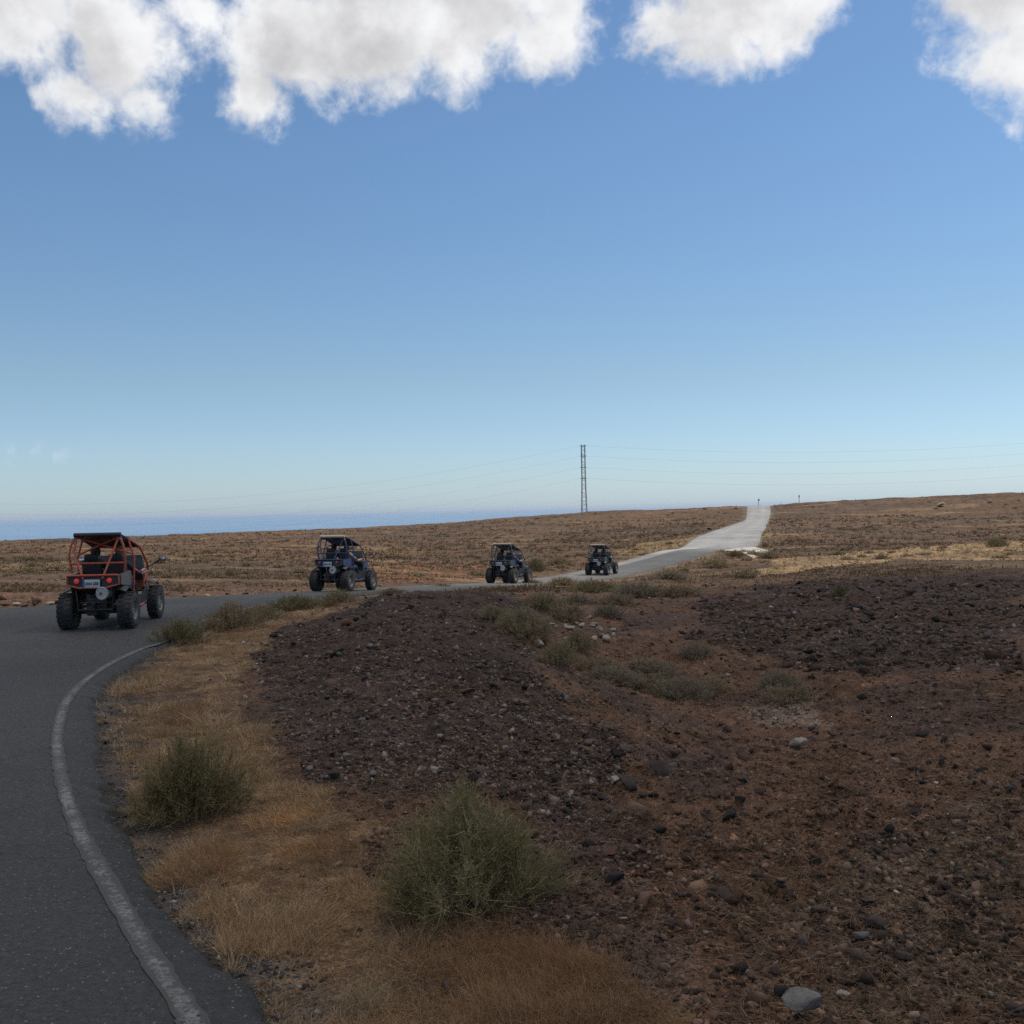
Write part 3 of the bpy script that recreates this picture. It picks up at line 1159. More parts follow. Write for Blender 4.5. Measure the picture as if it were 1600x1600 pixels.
def shrub_mesh(seed, R, H, nstem, ntwig, width, green, dry, drymix, up=0.55):
    """(stem V,F,C), (twig V,F,C): a mound of wiry twigs"""
    rng = np.random.default_rng(seed)
    az = rng.uniform(0, 2 * np.pi, nstem)
    q = rng.uniform(0, 1, nstem) ** 0.6
    rad = 0.66 + 0.5 * rng.random(nstem) ** 1.5 + 0.20 * np.sin(az * 3 + seed) + 0.16 * np.sin(az * 5 + seed * 2)
    low = rng.random(nstem) ** 0.55
    tip = np.stack([np.cos(az) * q * R * rad, np.sin(az) * q * R * rad, H * np.sqrt(np.clip(1.04 - q ** 2, 0.03, 1)) * (0.28 + 0.76 * low) * (0.88 + 0.12 * np.sin(az * 2 + 1.7 * seed) + 0.10 * np.sin(az * 7 + seed))], 1)
    root = np.stack([np.cos(az) * q * R * 0.40, np.sin(az) * q * R * 0.40, np.full(nstem, -0.03)], 1) + rng.normal(size=(nstem, 3)) * [R * .05, R * .05, 0]
    mid = root * 0.45 + tip * 0.55 + np.stack([np.cos(az) * q * R * 0.10, np.sin(az) * q * R * 0.10, -0.02 * H * np.ones(nstem)], 1)
    d = tip - root
    L = np.linalg.norm(d, axis=1)
    cs = np.array(dry) * (0.6 + 0.6 * rng.random((nstem, 1)))
    SV, SF, SCo = ribbons(root, d / L[:, None], L, np.full(nstem, width * 1.8), (tip - root) * 0.0, cs, rng, 3)
    k = rng.integers(0, nstem, ntwig)
    t = rng.uniform(0.25, 1.0, ntwig) ** 0.6
    a, b, c = root[k], mid[k], tip[k]
    P0 = ((1 - t) ** 2)[:, None] * a + (2 * t * (1 - t))[:, None] * b + (t * t)[:, None] * c
    out = (c - a)
    out /= np.linalg.norm(out, axis=1)[:, None]
    dr = out * 0.65 + rng.normal(size=(ntwig, 3)) * 0.62 + np.array([0, 0, up])
    dr /= np.linalg.norm(dr, axis=1)[:, None]
    Lt = (0.08 + 0.26 * rng.random(ntwig) ** 1.6) * H * (1.15 - 0.5 * t)
    shade = 0.65 + 0.7 * rng.random((ntwig, 1))
    clump = 0.5 + 0.5 * np.sin(az[k] * 2 + seed)[:, None] * np.cos(q[k] * 5)[:, None]
    mx = np.clip(drymix + 0.5 * (rng.random((ntwig, 1)) - 0.5) + 0.35 * (clump - 0.5), 0, 1)
    cl = (np.array(green) * (1 - mx) + np.array(dry) * mx) * shade
    bend = rng.normal(size=(ntwig, 3)) * (Lt * 0.22)[:, None]
    V, F, C = ribbons(P0, dr, Lt, width * (0.7 + 0.6 * rng.random(ntwig)), bend, cl, rng, 2)
    # small leaves and seed heads along the twigs
    nl = ntwig
    k2 = rng.integers(0, ntwig, nl)
    tt = rng.random(nl)
    P1 = P0[k2] + dr[k2] * (Lt[k2] * tt)[:, None] + bend[k2] * (tt ** 2)[:, None]
    dl = dr[k2] * 0.5 + rng.normal(size=(nl, 3)) * 0.7
    dl /= np.linalg.norm(dl, axis=1)[:, None]
    Ll = width * (2.5 + 3.5 * rng.random(nl))
    V2, F2, C2 = ribbons(P1, dl, Ll, width * 1.3 * np.ones(nl), np.zeros((nl, 3)), cl[k2] * (0.8 + 0.5 * rng.random((nl, 1))), rng, 1)
    return (SV, SF, SCo), (np.vstack([V, V2]), np.vstack([F, F2 + len(V)]), np.vstack([C, C2]))


GREEN, OLIVE, GREY, DRYC = (0.155, 0.140, 0.060), (0.205, 0.165, 0.082), (0.205, 0.168, 0.112), (0.31, 0.23, 0.14)
SHRUB_LIB = {}


def shrub(key, args, loc, scale, rz, label, group=None, name='shrub'):
    """key: meshes shared between alike shrubs"""
    if key not in SHRUB_LIB:
        s, t = shrub_mesh(*args)
        a = np_obj('stem', s[0], s[1], M_TWIG, cols=s[2])
        b = np_obj('foliage', t[0], t[1], M_LEAF, cols=t[2])
        SHRUB_LIB[key] = (a.data, b.data)
        bpy.data.objects.remove(a)
        bpy.data.objects.remove(b)
    e = thing(name, label, 'shrub', loc, rz, group)
    e.scale = scale
    for nm, me in zip(('stem', 'foliage'), SHRUB_LIB[key]):
        o = bpy.data.objects.new(nm, me)
        COL.objects.link(o)
        o.parent = e
    return e


def put_shrub(key, args, u, v, w_px, h_px, label, group=None, rz=0.0, name='shrub', deep=1.0):
    """(u, v): middle of the foot; w_px/h_px: spread and height as the photograph shows them"""
    p = ground_px([(u, v)])[0]
    mpp = p[1] / FPX
    R, H = args[1], args[2]
    return shrub(key, args, (p[0], p[1] + w_px * mpp * 0.25 * deep, hz(p[0], p[1] + w_px * mpp * 0.25 * deep) - 0.01), (w_px * mpp / 2 / R, w_px * mpp / 2 / R * deep, h_px * mpp / H), rz, label, group, name)


# the two round bushes on the verge, each its own mesh
put_shrub('near_a', (3, 0.50, 0.72, 420, 12000, 0.0038, (0.168, 0.145, 0.060), (0.30, 0.235, 0.135), 0.38, 0.4), 728, 1440, 315, 190, 'big grey-green wiry bush between the verge grass and the stony soil', rz=0.6)
put_shrub('near_b', (8, 0.46, 0.60, 330, 9000, 0.0044, (0.140, 0.116, 0.047), (0.27, 0.20, 0.105), 0.42, 0.4), 282, 1290, 200, 140, 'dark olive wiry bush in the dry grass beside the white edge line', rz=2.1)
MID = (21, 0.8, 0.6, 240, 7500, 0.0075, GREEN, DRYC, 0.35, 0.28)
MIDO = (22, 0.8, 0.6, 240, 6500, 0.0075, OLIVE, DRYC, 0.62, 0.28)
MIDD = (24, 0.8, 0.5, 260, 6500, 0.0075, (0.20, 0.155, 0.098), (0.31, 0.225, 0.14), 0.5, 0.22)
MIDG = (23, 0.8, 0.6, 240, 7500, 0.0075, GREY, (0.27, 0.21, 0.145), 0.45, 0.28)
for (key, a, u, v, w, h, lab) in [
        ('mid_green', MID, 275, 1008, 115, 52, 'dark green bush at the asphalt edge where the white line vanishes'),
        ('mid_olive', MIDO, 355, 985, 120, 55, 'olive bush on the verge behind the dark green bush'),
        ('mid_green', MID, 455, 955, 120, 30, 'low green bush at the roadside just behind the gravel mound'),
        ('mid_olive', MIDO, 525, 946, 80, 32, 'olive bush hiding the rear wheels of the second buggy'),
        ('mid_grey', MIDG, 1065, 1094, 120, 52, 'dark grey-green bush at the lip of the gully'),
        ('mid_grey', MIDG, 960, 1068, 130, 36, 'grey dry bush in the gully next to the darker bush'),
        ('mid_olive', MIDO, 872, 1042, 85, 52, 'olive bush growing on the gravel mound side of the gully'),
        ('mid_olive', MIDO, 815, 995, 105, 52, 'brownish olive bush on the back slope of the gravel mound'),
        ('mid_olive', MIDO, 845, 955, 100, 34, 'low olive bush above the pale stones of the gully'),
        ('mid_grey', MIDG, 950, 965, 60, 28, 'small grey bush beside the pale stones in the gully'),
        ('mid_grey', MIDG, 1222, 1078, 90, 40, 'sparse brown dead bush at the foot of the red bank'),
        ('mid_green', MID, 930, 926, 95, 26, 'green bush in front of the farthest buggy'),
        ('mid_grey', MIDG, 1000, 935, 110, 32, 'grey bush on the slope below the road edge'),
        ('mid_olive', MIDO, 690, 920, 60, 12, 'little olive tuft on the crest of the gravel mound'),
        ('mid_green', MID, 830, 914, 44, 12, 'green tuft at the roadside by the third buggy'),
        ('mid_green', MID, 838, 893, 44, 28, 'dark green bush across the road from the third buggy'),
        ('mid_olive', MIDO, 875, 884, 60, 18, 'pale olive bush across the road between the two rear buggies'),
        ('mid_green', MID, 1150, 870, 34, 13, 'green bush beside the pale concrete apron'),
        ('mid_olive', MIDO, 1205, 873, 50, 15, 'golden olive bush below the pale concrete apron'),
        ('mid_olive', MIDO, 1196, 853, 14, 7, 'small bush at the corner of the far road'),
        ('mid_green', MID, 1313, 932, 26, 26, 'nearly black upright shrub on the lava ridge'),
        ('mid_green', MID, 1562, 855, 44, 18, 'dark green shrub beyond the golden grass strip'),
        ('mid_olive', MIDO, 1120, 888, 70, 16, 'dry olive bush on the slope under the concrete apron'),
        ('mid_grey', MIDG, 1050, 905, 80, 20, 'grey scrub between the road edge and the lava field'),
        ('mid_olive', MIDO, 400, 972, 90, 34, 'pale olive bush between the two verge bushes and the low green one'),
        ('mid_olive', MIDO, 905, 1020, 70, 45, 'olive bush leaning over the pale gully stones'),
        ('mid_grey', MIDG, 1020, 1060, 130, 32, 'wide grey bush spanning the gully behind its lip'),
        ('mid_olive', MIDO, 770, 968, 70, 26, 'small brown bush high on the back of the mound'),
        ('mid_grey', MIDG, 900, 945, 80, 24, 'grey scrub bush at the head of the gully'),
        ('mid_grey', MIDG, 1090, 1030, 70, 30, 'thin grey bush on the bank above the gully'),
        ('mid_olive', MIDO, 610, 930, 60, 13, 'low dry tuft at the roadside right of the second buggy'),
        ('mid_olive', MIDO, 880, 915, 70, 18, 'dry olive bush at the roadside between the third and the leading buggy'),
        ('mid_dry', MIDD, 1000, 1080, 150, 34, 'low dry brush along the lip of the gully'),
        ('mid_dry', MIDD, 930, 1052, 120, 34, 'dry brush in the gully below the pale stones'),
        ('mid_dry', MIDD, 1105, 1086, 110, 34, 'faded brush at the gully end by the pale soil'),
        ('mid_dry', MIDD, 835, 1005, 100, 36, 'dry brush on the mound shoulder above the gully'),
        ('mid_dry', MIDD, 885, 972, 95, 30, 'dead brush just above the pale gully stones'),
        ('mid_dry', MIDD, 965, 945, 105, 26, 'brown brush between the pale stones and the road'),
        ('mid_dry', MIDD, 1065, 932, 120, 20, 'dry scrub at the near edge of the lava field'),
        ('mid_dry', MIDD, 1240, 1100, 120, 34, 'thin dead brush over the pale soil of the gully mouth'),
        ('mid_olive', MIDO, 358, 900, 26, 14, 'single olive bush in the field behind the first two buggies')]:
    put_shrub(key, a, u, v, w, h * 0.85, lab, rz=random.uniform(0, 6), deep=0.8)

# low shrubs scattered over the sunlit plain
LOW = [((31 + i, 0.5, 0.26, 40, 420, 0.03, g, DRYC, dm, 0.2)) for i, (g, dm) in enumerate([((0.16, 0.12, 0.065), 0.6), ((0.13, 0.11, 0.05), 0.5), (GREY, 0.65), (OLIVE, 0.9)])]
rs = random.Random(91)
cnt = 0
while cnt < 250:
    u = rs.uniform(-20, 1620)
    v = rs.uniform(775, 905)
    d = ray(u, v)
    p = ground_px([(u, v)])[0]
    if p[1] < 42 or p[1] > 235:
        continue
    dd = dlook(np.array([p[0]]), np.array([p[1]]))
    if dd[0] < 1.0:
        continue
    right = p[0] > 30 + (p[1] - 100) * 0.3
    if u > 1200 and p[1] < 60:
        continue
    k = cnt % 4
    s = rs.uniform(0.5, 1.5)
    lab = ('large ' if s > 1.1 else 'small ') + ('olive', 'dark green', 'greyish', 'straw-brown')[k] + (' low shrub on the plain right of the far road' if u > 1195 else ' low shrub on the sunlit plain left of the far road')
    grp = 'low shrubs on the plain beyond the apron' if u > 1195 else 'low shrubs on the plain across the road'
    shrub('low%d' % k, LOW[k], (p[0], p[1], p[2] - 0.03), (s, s, s * rs.uniform(0.7, 1.2)), rs.uniform(0, 6.28), lab, grp, 'low_shrub')
    cnt += 1


# ------------------------------------------------------------------ grass and ground litter (nobody could count it)
def scatter_px(n, v0, v1, rng, u0=-40, u1=1640, ymax=200):
    """ground points spread evenly over the picture rows, so that far ground is not starved"""
    v = rng.uniform(v0, v1, n)
    u = rng.uniform(u0, u1, n)
    dx, dz = (u - 800) / FPX, -(v - (794.4 - (u - 800) * 0.0195)) / FPX
    t = np.clip(-EYE / np.minimum(dz, -1e-4), 3, ymax)
    for _ in range(10):
        h = hlook(dx * t, t)
        t = np.clip(0.5 * t + 0.5 * (h - EYE) / np.minimum(dz, -1e-4), 3, ymax)
    return dx * t, t, hlook(dx * t, t)


def build_grass():
    rng = np.random.default_rng(41)
    x, y, z = scatter_px(46000, 930, 1680, rng, -20, 1100, 36)
    d = dlook(x, y)
    f = Z_GRASS(x, y) & (d > -0.04 + 0.30 * rng.random(len(x)) + 0.5 * np.maximum(0, fbm(x / 0.4, y / 0.4, 3, 401)))
    f &= rng.random(len(x)) < 0.44 + 3.2 * fbm(x / 0.42, y / 0.42, 3, 403)
    x, y, z = x[f], y[f], z[f]
    PER = 22
    tall = (0.45 + 2.0 * np.clip(fbm(x / 0.5, y / 0.5, 3, 405) + 0.18, 0, 1)) * (0.7 + 0.6 * rng.random(len(x)))
    pal = np.array([(0.46, 0.31, 0.18), (0.58, 0.41, 0.255), (0.36, 0.23, 0.125), (0.50, 0.31, 0.145), (0.27, 0.165, 0.09)])
    tc = pal[rng.integers(0, 5, len(x))] * (0.65 + 0.6 * rng.random((len(x), 1)))
    redm = sstep(0.04, 0.24, fbm(x / 0.9, y / 0.9, 3, 409))[:, None] * 0.6
    low = (sstep(4.0, 5.0, y) * (1 - sstep(5.6, 6.6, y)) * sstep(-1.0, 0.1, x))[:, None] * 0.75
    redm = np.maximum(redm, low)
    tc = tc * (1 - redm) + np.array((0.26, 0.130, 0.064)) * (0.6 + 0.7 * rng.random((len(x), 1))) * redm
    gx = ground_px([(455, 1285), (420, 1330)])
    for q in gx:
        gm = np.exp(-((x - q[0]) ** 2 + (y - q[1]) ** 2) / 0.28 ** 2)[:, None] * 0.85
        tc = tc * (1 - gm) + np.array((0.56, 0.315, 0.135)) * (0.75 + 0.5 * rng.random((len(x), 1))) * gm
    n = len(x) * PER
    spread = np.repeat(0.012 + 0.0035 * y, PER)
    az = rng.uniform(0, 2 * np.pi, n)
    rad = np.sqrt(rng.random(n))
    flow = np.stack([fbm(x / 0.6, y / 0.6, 2, 407), fbm(x / 0.6, y / 0.6, 2, 408), x * 0], 1) * 2.2
    dr = np.stack([np.cos(az) * rad, np.sin(az) * rad, 0.75 + 0 * az], 1) + np.repeat(flow, PER, axis=0) + rng.normal(size=(n, 3)) * 0.22
    dr[:, 2] = np.abs(dr[:, 2]) + 0.05
    dr /= np.linalg.norm(dr, axis=1)[:, None]
    tl = np.repeat(tall, PER)
    c = np.repeat(tc, PER, axis=0) * (0.7 + 0.6 * rng.random((n, 1)))
    x, y, z = np.repeat(x, PER) + np.cos(az) * rad * spread, np.repeat(y, PER) + np.sin(az) * rad * spread, np.repeat(z, PER)
    L = (0.04 + 0.13 * rng.random(n) ** 1.3) * tl * (0.70 + 0.4 * sstep(4, 9, y))
    bend = rng.normal(size=(n, 3)) * (L * 0.25)[:, None] + np.array([0, 0, -0.22]) * L[:, None]
    W = np.maximum(0.0016, 0.00036 * y) * (0.7 + 0.7 * rng.random(n))
    V, F, C = ribbons(np.stack([x, y, z - 0.005], 1), dr, L, W, bend, c, rng, 2)
    o = np_obj('dry_grass', V, F, M_GRASS, cols=C)
    tag(o, 'dense straw-coloured dry grass along the verge', 'grass', kind='stuff')
    # straw and twigs lying flat on the soil
    x, y, z = scatter_px(265000, 960, 1680, rng, -20, 1980, 26)
    d = dlook(x, y)
    f = (d > 0.3) & (rng.random(len(x)) < 0.35 + 1.2 * fbm(x / 0.8, y / 0.8, 3, 411))
    x, y, z = x[f], y[f], z[f]
    n = len(x)
    dr = rng.normal(size=(n, 3)) * [1, 1, 0.22]
    dr /= np.linalg.norm(dr, axis=1)[:, None]
    L = 0.03 + 0.09 * rng.random(n)
    bend = rng.normal(size=(n, 3)) * (L * 0.25)[:, None]
    c = np.array([(0.26, 0.165, 0.10)]) * (0.35 + 0.95 * rng.random((n, 1)))
    V, F, C = ribbons(np.stack([x, y, z + 0.012], 1), dr, L, np.maximum(0.003, 0.0005 * y), bend, c, rng, 2)
    o = np_obj('straw_litter', V, F, M_GRASS, cols=C)
    tag(o, 'dry straw and twigs lying on the stony soil', 'litter', kind='stuff')
    # tufts of the golden strips and of the plain
    x, y, z = scatter_px(108000, 772, 925, rng, -260, 1860, 238)
    d = dlook(x, y)
    gold = Z_GOLD(x, y) | Z_GOLD2(x, y)
    f = (d > 0.4) & (y > np.where(x > 2, 38, 27)) & (y < 237) & (rng.random(len(x)) < np.where(gold, 0.16, 0.24 + 1.6 * fbm(x / 8.0, y / 3.0, 4, 413)))
    x, y, z, gold = x[f], y[f], z[f], gold[f]
    n = len(x)
    PER = 5
    X, Y, Zq, G = (np.repeat(a, PER) for a in (x, y, z, gold))
    N = n * PER
    X = X + rng.normal(size=N) * 0.10
    Y = Y + rng.normal(size=N) * 0.10
    dr = rng.normal(size=(N, 3)) * [0.8, 0.8, 0.3] + np.array([0, 0, 0.8])
    dr /= np.linalg.norm(dr, axis=1)[:, None]
    L = (0.12 + 0.25 * rng.random(N)) * np.where(G, 1.2, 1.0) * (0.42 + 0.58 * sstep(45, 120, Y))
    tc = np.where(gold[:, None], np.array([(0.27, 0.185, 0.095)]), np.array([(0.125, 0.084, 0.050)]))
    tc = tc * (0.6 + 0.65 * rng.random((n, 1)))
    c = np.repeat(tc, PER, axis=0)
    V, F, C = ribbons(np.stack([X, Y, Zq - 0.02], 1), dr, L, 0.03 + 0.0007 * Y, rng.normal(size=(N, 3)) * (L * 0.3)[:, None], c, rng, 1)
    o = np_obj('plain_scrub', V, F, M_GRASS, cols=C)
    tag(o, 'sparse dry scrub and golden grass covering the far plain', 'scrub', kind='stuff')


build_grass()


def straw_tuft(u, v, label, seed, n=150, L0=0.34):
    rng = np.random.default_rng(seed)
    p = ground_px([(u, v)])[0]
    az = rng.uniform(0, 6.28, n)
    dr = np.stack([np.cos(az) * 0.5, np.sin(az) * 0.5, np.ones(n)], 1) + rng.normal(size=(n, 3)) * 0.25 + np.array([0.15, 0, 0])
    dr /= np.linalg.norm(dr, axis=1)[:, None]
    L = L0 * (0.4 + 0.6 * rng.random(n))
    c = np.array([(0.36, 0.26, 0.155)]) * (0.55 + 0.6 * rng.random((n, 1)))
    P0 = rng.normal(size=(n, 3)) * [0.05, 0.05, 0]
    V, F, C = ribbons(P0, dr, L, 0.0030 * np.ones(n), rng.normal(size=(n, 3)) * (L * 0.3)[:, None] + np.array([0.05, 0, -0.06]), c, rng, 3)
    o = np_obj('straw_tuft', V, F, M_GRASS, cols=C)
    o.location = (p[0], p[1], p[2])
    tag(o, label, 'grass tuft')


straw_tuft(560, 1585, 'tall pale straw tuft on the verge below the big bush', 61, 170, 0.30)
straw_tuft(330, 1165, 'pale upright straw tuft behind the dark olive bush', 62, 120, 0.36)
straw_tuft(480, 1300, 'golden straw tuft between the two round bushes', 63, 200, 0.22)


# ------------------------------------------------------------------ stones
M_STONE = attr_mat('lava_stone', 0.9, vari=[(9.0, 0.35, 5)], bump=[(14.0, 0.6, 0.03)], spec=0.2)


def mat_stone(name, col, var=0.35):
    return principled(name, col, 0.92, var=var, vscale=7.0, bump=0.7, bscale=16.0, spec=0.2)


ICO_V, ICO_F = None, None


def ico(sub):
    bm = bmesh.new()
    bmesh.ops.create_icosphere(bm, subdivisions=sub, radius=1.0)
    bm.verts.index_update()
    v = np.array([q.co[:] for q in bm.verts])
    f = np.array([[q.index for q in t.verts] for t in bm.faces])
    bm.free()
    return v, f


def stone_shape(sub, rng, jag=0.3, planes=7):
    v, f = ico(sub)
    v = v.copy()
    # knock planes off the ball, then roughen
    for _ in range(planes):
        n = rng.normal(size=3)
        n /= np.linalg.norm(n)
        h = rng.uniform(0.32, 0.72)
        d = v @ n - h
        v = v - np.outer(np.maximum(d, 0), n)
    v = v * (1 + jag * 0.35 * rng.normal(size=(len(v), 1)) * (0.5 if sub > 1 else 0.8))
    v *= rng.uniform(0.75, 1.25, 3)
    v[:, 2] *= 0.8
    return v, f


def build_gravel():
    rng = np.random.default_rng(51)
    octv = np.array([(1, 0, 0), (-1, 0, 0), (0, 1, 0), (0, -1, 0), (0, 0, 1), (0, 0, -1)], float)
    octf = np.array([(0, 2, 4), (2, 1, 4), (1, 3, 4), (3, 0, 4), (2, 0, 5), (1, 2, 5), (3, 1, 5), (0, 3, 5)])
    icv, icf = ico(1)
    # (12-vertex icosahedron for the nearer stones)
    x, y, z = scatter_px(258000, 905, 1680, rng, -30, 1980, 44)
    d = dlook(x, y)
    gr, lv, gs, dk, pl = Z_GRAVEL(x, y), Z_LAVA(x, y), Z_GRASS(x, y), Z_DARKR(x, y), Z_PALE(x, y)
    prob = np.where(gr, 0.80, np.where(lv, 0.8, np.where(gs, 0.015, np.where(dk, 0.36, np.where(pl, .6, 0.28)))))
    prob = prob * (0.6 + 2.0 * np.clip(fbm(x / 0.9, y / 0.9, 4, 501) + 0.2, 0, 1))
    f = (d > 0.12) & (rng.random(len(x)) < prob)
    # asphalt crumbs along the broken edge
    x2, y2, z2 = scatter_px(26000, 1030, 1680, rng, 100, 480, 20)
    d2 = dlook(x2, y2)
    f2 = (d2 > -0.05) & (d2 < 0.45) & (rng.random(len(x2)) < 0.55)
    kind = np.concatenate([np.where(gr[f], 1, np.where(lv[f], 2, np.where(pl[f], 4, 0))), np.full(f2.sum(), 3)])
    x, y, z = np.concatenate([x[f], x2[f2]]), np.concatenate([y[f], y2[f2]]), np.concatenate([z[f], z2[f2]])
    n = len(x)
    size = (0.0042 + 0.021 * rng.random(n) ** 4.0) * (0.55 + 0.085 * y) * np.where(kind == 1, 1.1, np.where(kind == 2, 1.35, 1.0)) * np.where(kind == 3, 0.6, 1.0)
    bigs = rng.random(n) < 0.05
    size = size * np.where(bigs, 1.9, 1.0)
    c_big = bigs[:, None] * 0.35
    size = np.minimum(size, 0.11)
    pal = {0: [(0.105, 0.062, 0.043), (0.076, 0.050, 0.039), (0.140, 0.085, 0.060), (0.048, 0.037, 0.032), (0.115, 0.077, 0.055)],
           1: [(0.128, 0.087, 0.071), (0.103, 0.067, 0.054), (0.155, 0.112, 0.092), (0.058, 0.043, 0.036), (0.122, 0.073, 0.050)],
           2: [(0.080, 0.054, 0.040), (0.058, 0.041, 0.032), (0.115, 0.077, 0.057), (0.090, 0.056, 0.040), (0.036, 0.028, 0.024)],
           3: [(0.060, 0.060, 0.063), (0.085, 0.085, 0.086), (0.040, 0.040, 0.042), (0.15, 0.14, 0.12), (0.07, 0.06, 0.05)],
           4: [(0.20, 0.165, 0.14), (0.13, 0.10, 0.085), (0.24, 0.20, 0.17), (0.16, 0.12, 0.1), (0.10, 0.08, 0.07)]}
    P = np.array([pal[k] for k in range(5)])
    c = P[kind, rng.integers(0, 5, n)] * (0.4 + 1.3 * rng.random((n, 1)) ** 1.5)
    own = (rng.random(n) < np.where(kind == 3, 0.0, 0.6))
    c[own] = ground_colour(x[own], y[own]) * (0.4 + 1.4 * rng.random((own.sum(), 1)) ** 1.5) * np.choose(kind[own], [0.95, 1.4, 1.3, 1.0, 1.2])[:, None]
    c = c * (1 - c_big)
    lite = rng.random(n) < np.where(kind == 1, 0.10, 0.04)
    size[lite] *= 0.75
    c[lite] = np.array((0.26, 0.22, 0.185)) * (0.6 + 0.6 * rng.random((lite.sum(), 1)))
    near = y < 7.2
    for nm, sel, (bv, bf) in (('near', near, (icv[:12] if False else None, None)), ('far', ~near, (octv, octf))):
        if nm == 'near':
            bm = bmesh.new()
            bmesh.ops.create_icosphere(bm, subdivisions=1, radius=1.0)
            bm.verts.index_update()
            bv = np.array([q.co[:] for q in bm.verts])
            bf = np.array([[q.index for q in t.verts] for t in bm.faces])
            bm.free()
        k = int(sel.sum())
        m = len(bv)
        v = bv[None] * np.clip(1 + 0.40 * rng.normal(size=(k, m, 1)), 0.4, 1.5)
        v = v * rng.uniform(0.35, 1.45, (k, 1, 3))
        q = rng.normal(size=(k, 4))
        q /= np.linalg.norm(q, axis=1)[:, None]
        w_, x_, y_, z_ = q.T
        Rm = np.stack([1 - 2 * (y_ * y_ + z_ * z_), 2 * (x_ * y_ - z_ * w_), 2 * (x_ * z_ + y_ * w_), 2 * (x_ * y_ + z_ * w_), 1 - 2 * (x_ * x_ + z_ * z_), 2 * (y_ * z_ - x_ * w_),
                       2 * (x_ * z_ - y_ * w_), 2 * (y_ * z_ + x_ * w_), 1 - 2 * (x_ * x_ + y_ * y_)], 1).reshape(k, 3, 3)
        v = np.einsum('kij,kmj->kmi', Rm, v) * np.array([1, 1, 0.8])
        v = v * size[sel][:, None, None]
        v[:, :, 0] += x[sel][:, None]
        v[:, :, 1] += y[sel][:, None]
        v[:, :, 2] += (z[sel] + size[sel] * 0.10)[:, None]
        F = (np.arange(k) * m)[:, None, None] + bf[None]
        o = np_obj('gravel', v.reshape(-1, 3), F.reshape(-1, 3), M_STONE, cols=np.repeat(c[sel], m, axis=0))
        tag(o, 'loose gravel and small lava stones over the %s soil' % ('nearer' if nm == 'near' else 'farther'), 'gravel', kind='stuff')


build_gravel()

STONE_COL = {'black': (0.030, 0.026, 0.024), 'dark': (0.062, 0.046, 0.038), 'purple': (0.105, 0.074, 0.066), 'red': (0.125, 0.066, 0.042),
             'grey': (0.150, 0.136, 0.122), 'pale': (0.30, 0.245, 0.19), 'white': (0.55, 0.52, 0.47)}
STONE_MAT = {k: mat_stone('stone_' + k, v) for k, v in STONE_COL.items()}
STONE_ME = {}
_rs = np.random.default_rng(77)


def stone(kind, loc, size, label, group=None, big=False, rng=random, flat=1.0):
    key = (kind, rng.randrange(6), big)
    if key not in STONE_ME:
        v, f = stone_shape(3 if big else 2, _rs, 0.10 if big else 0.22, 16 if big else 13)
        o = np_obj('stone', v * 0.5, f, STONE_MAT[kind])
        STONE_ME[key] = o.data
        bpy.data.objects.remove(o)
    o = bpy.data.objects.new('stone', STONE_ME[key])
    COL.objects.link(o)
    o.location = (loc[0], loc[1], loc[2] + size * 0.18 * flat)
    o.scale = (size, size * rng.uniform(0.7, 1.1), size * rng.uniform(0.55, 0.9) * flat)
    o.rotation_euler = (rng.uniform(-.3, .3), rng.uniform(-.3, .3), rng.uniform(0, 6.28))
    return tag(o, label, 'stone', group)


def stone_px(kind, u, v, w_px, label, group=None, big=True, flat=1.0):
    p = ground_px([(u, v)])[0]
    return stone(kind, p, w_px * p[1] / FPX, label, group, big, flat=flat)


